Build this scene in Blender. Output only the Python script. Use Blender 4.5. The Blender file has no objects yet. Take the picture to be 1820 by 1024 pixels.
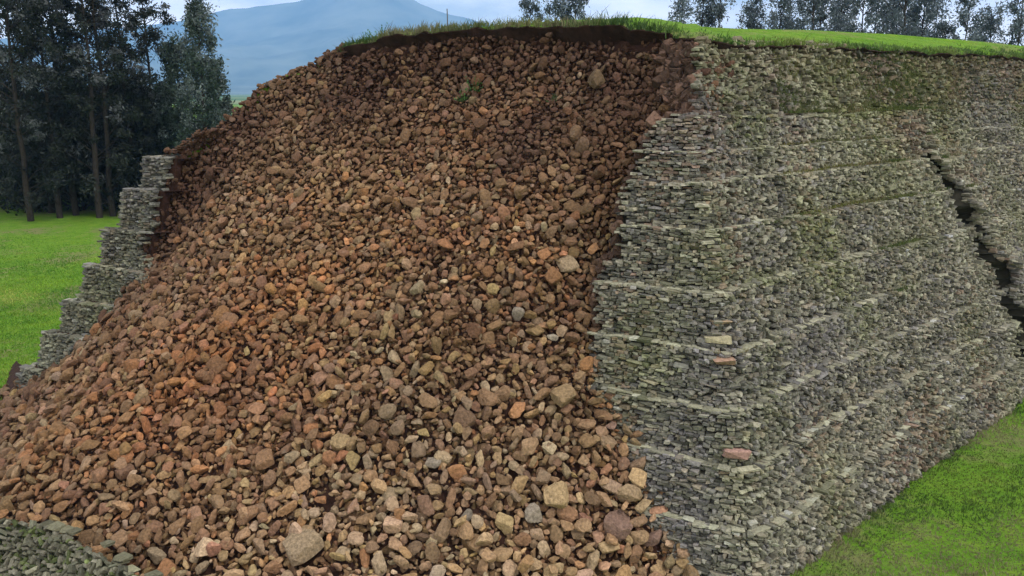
import bpy, math, random
import numpy as np
rng = np.random.default_rng(7)
random.seed(7)
scene = bpy.context.scene
COL = scene.collection
R = math.radians

# ------------------------------------------------------------------ camera, sky, sun, exposure
PITCH, FPX, EYE = R(12.45), 1576.0, 12.0
cam_d = bpy.data.cameras.new('camera')
cam = bpy.data.objects.new('camera', cam_d)
COL.objects.link(cam)
cam.location = (0, 0, EYE)
cam.rotation_euler = (math.pi / 2 - PITCH, 0, 0)
cam_d.sensor_width = 36.0
cam_d.lens = 36.0 * FPX / 1820.0
cam_d.clip_start = 0.1
cam_d.clip_end = 30000
scene.camera = cam

SUN_EL, SUN_AZ = R(56), R(128)          # azimuth from +Y (view axis) turning to +X
world = bpy.data.worlds.new('World')
scene.world = world
world.use_nodes = True
nt = world.node_tree
nt.nodes.clear()
wo = nt.nodes.new('ShaderNodeOutputWorld')
bg = nt.nodes.new('ShaderNodeBackground')
sky = nt.nodes.new('ShaderNodeTexSky')
sky.sky_type = 'NISHITA'
sky.sun_disc = False
sky.sun_elevation = SUN_EL
sky.sun_rotation = SUN_AZ
tc = nt.nodes.new('ShaderNodeTexCoord')
mp = nt.nodes.new('ShaderNodeMapping')
mp.inputs['Scale'].default_value = (1.0, 1.0, 3.2)
cn = nt.nodes.new('ShaderNodeTexNoise')
cn.inputs['Scale'].default_value = 3.1
cn.inputs['Detail'].default_value = 7
cn.inputs['Roughness'].default_value = 0.55
cr = nt.nodes.new('ShaderNodeValToRGB')
cr.color_ramp.elements[0].position = 0.40
cr.color_ramp.elements[0].color = (11, 12, 13.3, 1)
cr.color_ramp.elements[1].position = 0.60
cr.color_ramp.elements[1].color = (28, 26, 24.5, 1)
mx = nt.nodes.new('ShaderNodeMix')
mx.data_type = 'RGBA'
mx.inputs['Factor'].default_value = 0.9
nt.links.new(tc.outputs['Generated'], mp.inputs['Vector'])
nt.links.new(mp.outputs['Vector'], cn.inputs['Vector'])
nt.links.new(cn.outputs['Fac'], cr.inputs['Fac'])
nt.links.new(sky.outputs['Color'], mx.inputs['A'])
nt.links.new(cr.outputs['Color'], mx.inputs['B'])
nt.links.new(mx.outputs['Result'], bg.inputs['Color'])
bg.inputs['Strength'].default_value = 0.1
nt.links.new(bg.outputs['Background'], wo.inputs['Surface'])

sd = bpy.data.lights.new('sun', 'SUN')
sd.energy = 2.3
sd.angle = R(9)
sd.color = (1.0, 0.95, 0.88)
sun = bpy.data.objects.new('sun', sd)
COL.objects.link(sun)
from mathutils import Vector
sdir = Vector((math.sin(SUN_AZ) * math.cos(SUN_EL), math.cos(SUN_AZ) * math.cos(SUN_EL), math.sin(SUN_EL)))
sun.rotation_euler = (-sdir).to_track_quat('-Z', 'Y').to_euler()
scene.view_settings.view_transform = 'Standard'
scene.view_settings.look = 'None'
scene.view_settings.gamma = 1
scene.view_settings.exposure = -0.25
scene.cycles.volume_bounces = 2

# ------------------------------------------------------------------ helpers
def ray(px, py):
    x = (px - 910) / FPX; y = -(py - 512) / FPX
    return np.array([x, math.cos(PITCH) + y * math.sin(PITCH), -math.sin(PITCH) + y * math.cos(PITCH)])

def project(P):
    P = np.atleast_2d(P) - [0, 0, EYE]
    d = P[:, 1] * math.cos(PITCH) - P[:, 2] * math.sin(PITCH)
    y = P[:, 1] * math.sin(PITCH) + P[:, 2] * math.cos(PITCH)
    return 910 + FPX * P[:, 0] / d, 512 - FPX * y / d, d

class Noise:
    """smooth low-frequency noise of points, about -1..1"""
    def __init__(s, seed, n=10):
        r = np.random.default_rng(seed)
        s.k = r.normal(size=(n, 3)); s.ph = r.uniform(0, 6.28, n)
    def __call__(s, P, scale=1.0):
        P = np.atleast_2d(P)
        return np.sin(P @ s.k.T / scale + s.ph).sum(1) / math.sqrt(len(s.ph) / 2) * 0.6
N1, N2, N3, N4, N5 = (Noise(i) for i in (1, 2, 3, 4, 5))

def tag(o, label=None, cat=None, group=None, kind=None):
    if label: o['label'] = label
    if cat: o['category'] = cat
    if group: o['group'] = group
    if kind: o['kind'] = kind
    return o

def empty(name, loc=(0, 0, 0), rz=0):
    o = bpy.data.objects.new(name, None)
    COL.objects.link(o); o.location = loc; o.rotation_euler[2] = rz
    return o

def mesh_data(name, V, faces, mat, tint=None, smooth=False):
    """faces: list of int arrays, each (n, 3) or (n, 4)"""
    me = bpy.data.meshes.new(name)
    V = np.asarray(V, np.float32)
    faces = [np.asarray(f, np.int32) for f in faces if len(f)]
    me.vertices.add(len(V)); me.vertices.foreach_set('co', V.ravel())
    loops = np.concatenate([f.ravel() for f in faces])
    tot = np.concatenate([np.full(len(f), f.shape[1], np.int32) for f in faces])
    start = np.concatenate([[0], np.cumsum(tot)[:-1]]).astype(np.int32)
    me.loops.add(len(loops)); me.loops.foreach_set('vertex_index', loops)
    me.polygons.add(len(tot)); me.polygons.foreach_set('loop_start', start); me.polygons.foreach_set('loop_total', tot)
    me.polygons.foreach_set('use_smooth', np.full(len(tot), smooth))
    if tint is not None:
        a = me.attributes.new('tint', 'FLOAT_COLOR', 'POINT')
        t = np.ones((len(V), 4), np.float32); t[:, :3] = tint
        a.data.foreach_set('color', t.ravel())
    me.update(calc_edges=True)
    me.materials.append(mat)
    return me

def mesh_obj(name, V, faces, mat, parent=None, tint=None, smooth=False):
    o = bpy.data.objects.new(name, mesh_data(name, V, faces, mat, tint, smooth))
    COL.objects.link(o)
    if parent is not None: o.parent = parent
    return o

def grid_faces(nr, nc):
    i = np.arange(nr - 1)[:, None] * nc + np.arange(nc - 1)[None]
    return np.stack([i, i + 1, i + nc + 1, i + nc], -1).reshape(-1, 4)

def rand_rot(n, r):
    q = r.normal(size=(n, 4)); q /= np.linalg.norm(q, axis=1)[:, None]
    w, x, y, z = q.T
    return np.stack([1-2*(y*y+z*z), 2*(x*y-z*w), 2*(x*z+y*w), 2*(x*y+z*w), 1-2*(x*x+z*z), 2*(y*z-x*w),
                     2*(x*z-y*w), 2*(y*z+x*w), 1-2*(x*x+y*y)], -1).reshape(n, 3, 3)

def axis_rot(ax, ang):
    """rotation matrices about axes ax (n,3) by ang (n,)"""
    c, s = np.cos(ang), np.sin(ang); C = 1 - c; x, y, z = ax.T
    return np.stack([c+x*x*C, x*y*C-z*s, x*z*C+y*s, y*x*C+z*s, c+y*y*C, y*z*C-x*s,
                     z*x*C-y*s, z*y*C+x*s, c+z*z*C], -1).reshape(-1, 3, 3)

# ------------------------------------------------------------------ materials
def mat_base(name, rough=0.9, spec=0.25):
    m = bpy.data.materials.new(name); m.use_nodes = True
    n = m.node_tree; b = n.nodes['Principled BSDF']
    b.inputs['Roughness'].default_value = rough
    b.inputs['Specular IOR Level'].default_value = spec
    return m, n, b

def noise_node(n, scale, detail=4, rough=0.6, coord='Object'):
    t = n.nodes.new('ShaderNodeTexCoord'); x = n.nodes.new('ShaderNodeTexNoise')
    x.inputs['Scale'].default_value = scale; x.inputs['Detail'].default_value = detail; x.inputs['Roughness'].default_value = rough
    n.links.new(t.outputs[coord], x.inputs['Vector'])
    return x

def ramp(n, src, stops):
    r = n.nodes.new('ShaderNodeValToRGB'); e = r.color_ramp.elements
    while len(e) < len(stops): e.new(0.5)
    for k, (p, c) in enumerate(stops):
        e[k].position = p; e[k].color = (*c, 1) if len(c) == 3 else c
    n.links.new(src, r.inputs['Fac'])
    return r

def mixn(n, a, b, fac=None, mode='MIX', f=0.5):
    x = n.nodes.new('ShaderNodeMix'); x.data_type = 'RGBA'; x.blend_type = mode
    x.inputs['Factor'].default_value = f
    if fac is not None: n.links.new(fac, x.inputs['Factor'])
    for s, k in ((a, 'A'), (b, 'B')):
        if isinstance(s, tuple): x.inputs[k].default_value = (*s, 1)
        else: n.links.new(s, x.inputs[k])
    return x.outputs['Result']

def bump(n, b, src, strength, dist):
    u = n.nodes.new('ShaderNodeBump'); u.inputs['Strength'].default_value = strength; u.inputs['Distance'].default_value = dist
    n.links.new(src, u.inputs['Height']); n.links.new(u.outputs['Normal'], b.inputs['Normal'])

def stone_mat(name, nscale, lo, hi, bstr=0.7, bdist=0.03):
    m, n, b = mat_base(name, 0.92, 0.2)
    at = n.nodes.new('ShaderNodeAttribute'); at.attribute_name = 'tint'
    x = noise_node(n, nscale, 6, 0.65)
    r = ramp(n, x.outputs['Fac'], [(0.3, (lo,) * 3), (0.7, (hi,) * 3)])
    c = mixn(n, at.outputs['Color'], r.outputs['Color'], mode='MULTIPLY', f=1.0)
    x2 = noise_node(n, nscale * 0.35, 5, 0.7)
    r2 = ramp(n, x2.outputs['Fac'], [(0.60, (0, 0, 0)), (0.72, (0.45, 0.45, 0.45))])
    c = mixn(n, c, (0.21, 0.19, 0.14), fac=r2.outputs['Color'])
    n.links.new(c, b.inputs['Base Color'])
    bump(n, b, x.outputs['Fac'], bstr, bdist)
    return m
M_RUB = stone_mat('rubble_rock', 13, 0.5, 1.4, 0.9, 0.05)
M_WALL = stone_mat('facing_rock', 14, 0.6, 1.35, 0.8, 0.03)

def plain_mat(name, stops, scale=3, rough=0.95, bstr=0.6, bdist=0.05, spec=0.15):
    m, n, b = mat_base(name, rough, spec)
    x = noise_node(n, scale, 8, 0.65)
    r = ramp(n, x.outputs['Fac'], stops)
    n.links.new(r.outputs['Color'], b.inputs['Base Color'])
    bump(n, b, x.outputs['Fac'], bstr, bdist)
    return m
M_SOIL = plain_mat('dark_soil', [(0.3, (0.016, 0.008, 0.006)), (0.7, (0.055, 0.026, 0.017))], 3.4, bstr=1.0, bdist=0.12)
M_SOD = plain_mat('black_sod', [(0.3, (0.012, 0.007, 0.005)), (0.7, (0.046, 0.024, 0.016))], 3.5, bstr=1.0, bdist=0.12)
M_CORE = plain_mat('wall_core_rock', [(0.3, (0.016, 0.015, 0.011)), (0.7, (0.045, 0.042, 0.03))], 2.5)
M_BARK = plain_mat('bark', [(0.3, (0.018, 0.015, 0.012)), (0.7, (0.05, 0.042, 0.034))], 4, bdist=0.03)
M_WOOD = plain_mat('weathered_wood', [(0.3, (0.06, 0.05, 0.04)), (0.7, (0.14, 0.12, 0.10))], 6)
M_PLASTER = plain_mat('pale_plaster', [(0.3, (0.6, 0.6, 0.58)), (0.7, (0.75, 0.75, 0.72))], 1)
M_ROOF = plain_mat('grey_roof_sheet', [(0.3, (0.3, 0.3, 0.31)), (0.7, (0.42, 0.42, 0.43))], 1)

def leaf_mat(name, rough=0.6, transl=0.3):
    m, n, b = mat_base(name, rough, 0.3)
    at = n.nodes.new('ShaderNodeAttribute'); at.attribute_name = 'tint'
    n.links.new(at.outputs['Color'], b.inputs['Base Color'])
    tr = n.nodes.new('ShaderNodeBsdfTranslucent'); n.links.new(at.outputs['Color'], tr.inputs['Color'])
    ms = n.nodes.new('ShaderNodeMixShader'); ms.inputs['Fac'].default_value = transl
    out = n.nodes['Material Output']
    n.links.new(b.outputs['BSDF'], ms.inputs[1]); n.links.new(tr.outputs['BSDF'], ms.inputs[2])
    n.links.new(ms.outputs['Shader'], out.inputs['Surface'])
    return m
M_LEAF = leaf_mat('tree_leaf')
M_BLADE = leaf_mat('grass_blade', 0.7, 0.25)

# ground: green turf, worn straw-coloured and brown patches, paler farmland far away
def ground_material():
    m, n, b = mat_base('turf', 0.95, 0.1)
    big = noise_node(n, 0.16, 5, 0.6); mid = noise_node(n, 1.1, 7, 0.7); fine = noise_node(n, 9, 8, 0.75)
    rb = ramp(n, mid.outputs['Fac'], [(0.32, (0.085, 0.19, 0.014)), (0.5, (0.12, 0.24, 0.018)), (0.68, (0.17, 0.26, 0.030))])
    rf = ramp(n, fine.outputs['Fac'], [(0.3, (0.5, 0.5, 0.5)), (0.65, (1.15, 1.15, 1.15))])
    c = mixn(n, rb.outputs['Color'], rf.outputs['Color'], mode='MULTIPLY', f=1.0)
    # worn brownish patches
    add = n.nodes.new('ShaderNodeMath'); add.operation = 'MULTIPLY_ADD'
    n.links.new(mid.outputs['Fac'], add.inputs[0]); add.inputs[1].default_value = 0.55; n.links.new(big.outputs['Fac'], add.inputs[2])
    rw = ramp(n, add.outputs[0], [(0.80, (0, 0, 0)), (0.93, (0.75, 0.75, 0.75))])
    c = mixn(n, c, (0.17, 0.155, 0.075), fac=rw.outputs['Color'])
    n.links.new(c, b.inputs['Base Color'])
    bump(n, b, fine.outputs['Fac'], 0.8, 0.08)
    return m
M_TURF = ground_material()
def farmland_material():
    m, n, b = mat_base('farmland', 0.95, 0.1)
    t = n.nodes.new('ShaderNodeTexCoord'); v = n.nodes.new('ShaderNodeTexVoronoi'); v.inputs['Scale'].default_value = 0.006
    n.links.new(t.outputs['Object'], v.inputs['Vector'])
    r = ramp(n, v.outputs['Color'], [(0.2, (0.05, 0.11, 0.03)), (0.5, (0.10, 0.17, 0.05)), (0.8, (0.2, 0.21, 0.1))])
    n.links.new(r.outputs['Color'], b.inputs['Base Color'])
    return m
M_FARM = farmland_material()
M_MOUNT = plain_mat('forested_slope', [(0.38, (0.035, 0.055, 0.05)), (0.62, (0.15, 0.17, 0.14))], 0.0016, bstr=0)

# ------------------------------------------------------------------ the pyramid's frame of reference
C0 = np.array([5.953, 19.439, 0.0])              # foot of the near corner
EU = np.array([-0.87709, 0.48032, 0.0])          # along the collapsed front, towards its far left end
N_F = np.array([-0.48032, -0.87709, 0.0])        # outward normal of the front
TH = R(45.8)
ER = np.array([math.sin(TH), math.cos(TH), 0.0]) # along the right-hand face
N_R = np.array([math.cos(TH), -math.sin(TH), 0.0])
UP = np.array([0, 0, 1.0])
ULEN = 28.96
SL = 0.43
TZ = [0.0, 1.45, 2.80, 4.05, 5.36, 6.74, 8.28, 9.50, 10.35, 11.32, 12.45, 13.62]
A2 = np.array([N_F[:2], N_R[:2]])
def sharp(d): c = np.linalg.solve(A2, [-d, -d]); return C0 + np.array([c[0], c[1], 0])
RAD = 0.55
TURN = math.acos(float(np.dot(-EU, ER)))
TLEN = RAD * math.tan(TURN / 2)
def Pf(u, w, z): return C0 + np.multiply.outer(u, EU) + np.multiply.outer(w, N_F) + np.multiply.outer(z, UP)

def edge_u_right(z):   # where the collapse has bitten into the front, right side
    return np.interp(z, [0, 1.5, 3.1, 4.0, 4.4, 5.3, 5.9, 7.2, 7.5, 9.0, 11.2, 11.4, 13.4],
                        [3.9, 4.6, 5.2, 5.5, 5.35, 5.2, 5.45, 5.5, 5.0, 5.25, 4.6, 3.45, 3.5])
def edge_u_left(z):
    return np.interp(z, [0, 0.8, 2.9, 4.3, 5.1, 5.9, 7.0, 9.3, 10.3, 11],
                        [25.2, 25.2, 23.6, 22.7, 22.7, 24.4, 24.3, 24.1, 23.6, 23.4])

# right-hand path at inset d: straight front -> arc -> straight right face; returns position and outward normal
def right_path(s, d, umax=None):
    """s: arclength, 0 at the start of the arc; negative along the front, positive round the arc and along the right face"""
    s = np.atleast_1d(np.asarray(s, float))
    S = sharp(d); T1 = S + EU * TLEN; T2 = S + ER * TLEN; ctr = T1 - N_F * RAD
    arc = RAD * TURN
    a0 = math.atan2(N_F[1], N_F[0]); a1 = math.atan2(N_R[1], N_R[0])
    P = np.zeros((len(s), 3)); Nn = np.zeros((len(s), 3))
    m = s < 0; P[m] = T1 - np.multiply.outer(s[m], EU); Nn[m] = N_F
    m2 = s > arc; P[m2] = T2 + np.multiply.outer(s[m2] - arc, ER); Nn[m2] = N_R
    m3 = ~(m | m2); a = a0 + (a1 - a0) * s[m3] / arc
    dirs = np.stack([np.cos(a), np.sin(a), 0 * a], -1); P[m3] = ctr + dirs * RAD; Nn[m3] = dirs
    return P, Nn
def left_path(s, d):
    """s: negative along the front (towards the collapse), positive round the far left corner along the hidden left face"""
    s = np.atleast_1d(np.asarray(s, float))
    Lc = C0 + EU * (ULEN - d) - N_F * d
    P = np.zeros((len(s), 3)); Nn = np.zeros((len(s), 3))
    m = s < 0; P[m] = Lc + np.multiply.outer(s[m], EU); Nn[m] = N_F
    P[~m] = Lc + np.multiply.outer(s[~m], ER); Nn[~m] = -N_R
    return P, Nn

# the big crack that runs down the right-hand face: r along the face, z
CR_Z = np.array([-1, 1.48, 2.8, 4.89, 6.54, 8.35, 9.71, 11.0, 11.55])
CR_R = np.array([22.2, 21.6, 21.7, 21.05, 20.15, 19.3, 18.35, 17.9, 17.6])
def crack(P):
    """(displacement outward, gap depth 0..1) for world points on the right-hand face"""
    r = (P - C0) @ ER; z = P[:, 2]
    onright = (P - C0) @ N_R + SL * z > -2.0
    c = np.interp(z, CR_Z, CR_R) + 0.22 * np.sin(z * 3.1) + 0.12 * np.sin(z * 7.7 + 1)
    hw = np.interp(z, [0, 2, 8.4, 9.2, 9.9], [0.30, 0.34, 0.32, 0.30, 0.0]) * (1 + 0.35 * np.sin(z * 5.3 + 2) + 0.25 * np.sin(z * 12.1))
    c = c + 0.10 * np.sin(z * 19.0)
    q = r - c
    gap = np.clip(1.25 - np.abs(q) / np.maximum(hw, 1e-3), 0, 1) * onright * (hw > 0)
    out = np.where(q > 0, 0.42 * np.exp(-q / 5.0) + 0.38 * np.exp(-q / 0.9) * (0.6 + np.sin(z * 2.7) + 0.5 * np.sin(z * 6.1)), -0.10 * np.exp(q / 1.2)) * np.clip((10.5 - z) / 1.6, 0, 1) * onright
    return out, gap
def bulge(P):
    return 0.16 * N1(P, 2.6) + 0.07 * N2(P, 0.8)

def course_off(k, z, b=0.27):
    """inset of the riser of course k at height z"""
    if k >= 9:  # worn upper courses: slumped back into one slope, on the right-hand face only partly
        return SL * z
    return SL * TZ[k] + b * (z - TZ[k])

# ------------------------------------------------------------------ stones
def chamfer_box():
    c = 0.16; V = []; idx = {}
    for sx in (-1, 1):
        for sy in (-1, 1):
            for sz in (-1, 1):
                for ax in range(3):
                    p = np.array([sx, sy, sz], float) * (0.5 - c * 0.5); p[ax] = (sx, sy, sz)[ax] * 0.5
                    idx[(sx, sy, sz, ax)] = len(V); V.append(p)
    Q = []; T = []
    for ax in range(3):
        o = [i for i in range(3) if i != ax]
        for s in (-1, 1):
            q = []
            for a, b in ((-1, -1), (1, -1), (1, 1), (-1, 1)):
                k = [0, 0, 0]; k[ax] = s; k[o[0]] = a; k[o[1]] = b; q.append(idx[(*k, ax)])
            if (s < 0) != (ax == 1): q = q[::-1]
            Q.append(q)
        for a in (-1, 1):
            for b in (-1, 1):
                k0 = [0, 0, 0]; k1 = [0, 0, 0]; k0[ax] = -1; k1[ax] = 1
                for k in (k0, k1): k[o[0]] = a; k[o[1]] = b
                Q.append([idx[(*k0, o[0])], idx[(*k1, o[0])], idx[(*k1, o[1])], idx[(*k0, o[1])]])
    for sx in (-1, 1):
        for sy in (-1, 1):
            for sz in (-1, 1):
                T.append([idx[(sx, sy, sz, a)] for a in range(3)])
    return np.array(V), np.array(Q), np.array(T)
CB_V, CB_Q, CB_T = chamfer_box()

def stones_mesh(name, C, T, Nn, U, size, tint, mat, parent, jit=0.16):
    """C centres; T, Nn, U axes; size (n,3) along T, Nn, U"""
    n = len(C); nv = len(CB_V)
    # jitter the eight corners coherently
    cid = np.array([(int(v[0] > 0) * 4 + int(v[1] > 0) * 2 + int(v[2] > 0)) for v in CB_V])
    J = rng.normal(0, jit * 0.5, (n, 8, 3))
    L = (CB_V[None] + J[:, cid] + rng.normal(0, 0.02, (n, nv, 3))) * size[:, None]
    W = C[:, None] + L[..., 0:1] * T[:, None] + L[..., 1:2] * Nn[:, None] + L[..., 2:3] * U[:, None]
    off = (np.arange(n) * nv)[:, None, None]
    Q = (CB_Q[None] + off).reshape(-1, 4); Tr = (CB_T[None] + off).reshape(-1, 3)
    return mesh_obj(name, W.reshape(-1, 3), [Q, Tr], mat, parent, np.repeat(tint, nv, 0), False)

PAL_WALL = np.array([1.0, 1.0, .97]) * np.array([[.19, .18, .14], [.145, .14, .112], [.20, .185, .145], [.17, .16, .15], [.265, .25, .19], [.085, .082, .068], [.21, .18, .135]])
PAL_WARM = np.array([[.22, .165, .12], [.19, .135, .10], [.25, .20, .14], [.16, .12, .09]])
MOSS = np.array([.125, .145, .04]); LICH = np.array([.325, .315, .215]); GREEN_SPOTS = [(1530, 196, 110, 11, 1.0), (1455, 125, 55, 30, .7), (1620, 150, 60, 30, .5), (1520, 346, 55, 12, .9), (1350, 492, 60, 16, .8), (1590, 330, 60, 30, .4), (1600, 430, 45, 14, .7),
               (1440, 180, 40, 20, .6), (1600, 505, 30, 24, .6), (1690, 250, 40, 40, .5), (1210, 505, 40, 10, .3), (1570, 290, 60, 22, .35), (1400, 400, 80, 20, .25), (1700, 90, 120, 14, .5)]
def green_spots(P):
    x_, y_, _ = project(P); return sum(w_ * np.exp(-((x_ - a_) / sa) ** 2 - ((y_ - b_) / sb) ** 2) for a_, b_, sa, sb, w_ in GREEN_SPOTS)
PURP = np.array([.16, .15, .155])

def wall_tint(P, cap=False):
    n = len(P)
    t = PAL_WALL[rng.integers(0, len(PAL_WALL), n)].copy()
    r = (P - C0) @ ER; z = P[:, 2]; rightface = ((P - C0) @ N_R + SL * z > -1.2)
    # warm, iron-stained areas high up on the right and around the head of the crack
    warm = np.clip((z - 10.8) / 1.5, 0, 1) * rightface + np.exp(-((r - 16.5) / 2.5) ** 2 - ((z - 10.6) / 1.2) ** 2) + 0.5 * np.clip(N3(P, 1.6) - 0.35, 0, 1)
    wm = rng.random(n) < np.clip(warm, 0, 0.65)
    t[wm] = PAL_WARM[rng.integers(0, 4, wm.sum())] * .9
    pu = (np.clip(N4(P, 1.6) - 0.1, 0, 0.7) * rng.random(n))[:, None]; t = t * (1 - pu) + PURP * pu
    gr = np.clip(N5(P, 1.1) * 0.42 + np.where(rightface, 0.02 + 0.35 * np.clip((z - 9.5) / 2, 0, 1), 0.0), 0, 0.6) * (rng.random(n) * 0.9 + 0.1)
    gr = np.clip(gr + 0.7 * green_spots(P) * (0.4 + 0.6 * rng.random(n)), 0, .85)
    t = t * (1 - gr[:, None]) + MOSS * gr[:, None]
    t = t * (1 - .22 * np.clip((z - 11.0) / .6, 0, 1) * rightface)[:, None]
    lc = np.clip(N2(P, 1.5) - 0.1 + np.where(rightface, np.clip((4.5 - z) / 4.5, 0, 0.5), -0.15), 0, 0.8) * rng.random(n) * 0.8
    if cap: lc = np.clip(0.68 + 0.35 * N2(P, 2.0), 0.15, 1.0) * (0.5 + 0.5 * rng.random(n))
    t = t * (1 - lc[:, None]) + LICH * lc[:, None]
    return np.minimum(t * np.exp(rng.normal(0, 0.25, n))[:, None], .36)

pyramid = empty('stone_pyramid', tuple(C0))
tag(pyramid, 'huge stepped dry-stone pyramid with a grassy top and a collapsed front', 'pyramid')
pyramid.location = (0, 0, 0)

def batter(pathf): return 0.11 if pathf is left_path else 0.27
def facing(pathf, k, s0f, s1, chaotic_from, skip=None):
    """rows of facing stones for course k; s0f(z) start, s1 end (arclength)"""
    z0, z1 = TZ[k], TZ[k + 1]
    rowh = 0.080; n = max(4, round((z1 - z0) / rowh))
    Cs, Ts, Ns, Us, Ss = [], [], [], [], []
    zs = z0 + (z1 - z0) * (np.cumsum(rng.uniform(0.7, 1.3, n)) / 1.0) / n
    zs = np.concatenate([[z0 - 0.05], zs * 0 + z0 + (z1 - z0) * np.cumsum(rng.uniform(.75, 1.25, n)) / n]); zs = z0 + (zs - z0) * (z1 - z0) / (zs[-1] - z0)
    for j in range(n):
        zc = (zs[j] + zs[j + 1]) / 2; h = zs[j + 1] - zs[j]
        a = s0f(zc); m = int((s1 - a) / 0.105) + 5
        ln = np.clip(np.exp(rng.normal(math.log(0.15), 0.42, m)), 0.07, 0.5) * np.where(rng.random(m) < .06, 1.7, 1)
        s = a + rng.uniform(-0.25, 0.2) + np.cumsum(ln) - ln / 2
        keep = s < s1; s, ln = s[keep], ln[keep]
        d = course_off(k, zc, batter(pathf))
        P, Nn = pathf(s, d)
        P = P.copy(); P[:, 2] = zc
        out, gap = crack(P)
        ok = gap < rng.uniform(0.15, 0.75, len(gap))
        P, Nn, s, ln, out = P[ok], Nn[ok], s[ok], ln[ok], out[ok]
        if skip is not None:
            ok = ~skip(P); P, Nn, s, ln, out = P[ok], Nn[ok], s[ok], ln[ok], out[ok]
        if not len(P): continue
        T = np.cross(UP, Nn)
        ch = (s > chaotic_from).astype(float)
        nearc = (np.abs((P - C0) @ ER - np.interp(P[:, 2], CR_Z, CR_R)) < 1.3) * (P[:, 2] < 11) * ((P - C0) @ N_R + SL * P[:, 2] > -1.5)
        ch = ch + 0.8 * nearc
        prot = rng.normal(0, 0.034, len(s)) - 0.16 * (rng.random(len(s)) < .05) + nearc * rng.normal(0, .07, len(s)) + 0.02 * ch * rng.normal(0, 1, len(s))
        P = P + Nn * (bulge(P) + out + prot - 0.11)[:, None]
        P[:, 2] += 0.05 * N2(P, 1.2) + rng.normal(0, 0.012 + 0.02 * ch, len(s))
        tilt = rng.normal(0, 0.06 + 0.27 * ch, len(s))
        Rt = axis_rot(Nn, tilt)
        T2 = np.einsum('nij,nj->ni', Rt, T); U2 = np.einsum('nij,nj->ni', Rt, np.tile(UP, (len(s), 1)))
        yaw = rng.normal(0, 0.12, len(s)); Ry = axis_rot(U2, yaw)
        T2 = np.einsum('nij,nj->ni', Ry, T2); N2_ = np.einsum('nij,nj->ni', Ry, Nn)
        hh = h * rng.uniform(0.72, 1.15, len(s)) * (1 + 0.35 * ch * rng.random(len(s)))
        Cs.append(P); Ts.append(T2); Ns.append(N2_); Us.append(U2)
        Ss.append(np.stack([ln * (0.95 - 0.2 * ch), rng.uniform(0.22, 0.36, len(s)), hh], -1))
    return [np.concatenate(x) for x in (Cs, Ts, Ns, Us, Ss)]

def caps(pathf, k, s0, s1):
    """pale flat slabs along the ledge on top of course k"""
    z1 = TZ[k + 1]; d0 = course_off(k, z1, batter(pathf)); d1 = SL * TZ[k + 1]
    out_ = []
    for row, dd in ((0, d0 + 0.115),):
        m = int((s1 - s0) / 0.22) + 4
        ln = np.clip(np.exp(rng.normal(math.log(0.34 - 0.08 * row), 0.35, m)), 0.14, 0.8)
        s = s0 + rng.uniform(-0.3, 0.1) + np.cumsum(ln) - ln / 2; keep = s < s1; s, ln = s[keep], ln[keep]
        P, Nn = pathf(s, dd); P = P.copy(); P[:, 2] = z1
        o, gap = crack(P); ok = (gap < 0.35) & (rng.random(len(s)) < 0.72 + 0.26 * (N2(P, 1.7) > -0.3)); P, Nn, ln, o = P[ok], Nn[ok], ln[ok], o[ok]
        T = np.cross(UP, Nn); n = len(P)
        P = P + Nn * (bulge(P) + o + rng.normal(0, 0.03, n))[:, None]
        P[:, 2] += 0.05 * N2(P, 1.2) + rng.normal(-0.01, 0.018, n)
        Rt = axis_rot(Nn, rng.normal(0, 0.06, n)); T = np.einsum('nij,nj->ni', Rt, T); U = np.einsum('nij,nj->ni', Rt, np.tile(UP, (n, 1)))
        Rt = axis_rot(T, rng.normal(0, 0.08, n)); Nr = np.einsum('nij,nj->ni', Rt, Nn); U = np.einsum('nij,nj->ni', Rt, U)
        out_.append((P, T, Nr, U, np.stack([ln, rng.uniform(0.20, 0.29, n), rng.uniform(0.04, 0.07, n)], -1)))
    return [np.concatenate(x) for x in zip(*out_)]

def core_strip(pathf, k, s0f, s1, name, parent):
    z0, z1 = TZ[k], TZ[k + 1]
    zz = list(np.linspace(z0 - (0.15 if k == 0 else 0.02), z1 - 0.02, 6)); rows = []
    sg = None
    for i, z in enumerate(zz + ['ledge']):
        zc = z1 - 0.02 if z == 'ledge' else z
        d = (SL * z1 + 0.18 if z == 'ledge' else course_off(k, zc, batter(pathf)))
        a = s0f(min(max(zc, z0 + .01), z1 - .01))
        S = np.concatenate([[a], np.arange(math.ceil(s0f((z0 + z1) / 2) / 0.25) * 0.25 + 0.75, s1 + 0.2, 0.25)])
        P, Nn = pathf(S, d + 0.27); P = P.copy(); P[:, 2] = zc
        o, gap = crack(P)
        P = P + Nn * (bulge(P) + o - 0.75 * gap)[:, None]
        P[:, 2] += 0.05 * N2(P, 1.2) - 0.02
        # return face at the broken end, going into the fill
        ret = P[0] - Nn[0] * (0.3 if pathf is left_path else 1.3)
        rows.append(np.vstack([ret[None], P]))
    V = np.vstack(rows)
    return mesh_obj(name, V, [grid_faces(len(rows), len(rows[0]))], M_SOIL if k >= 9 or pathf is left_path else M_CORE, parent)

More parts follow.
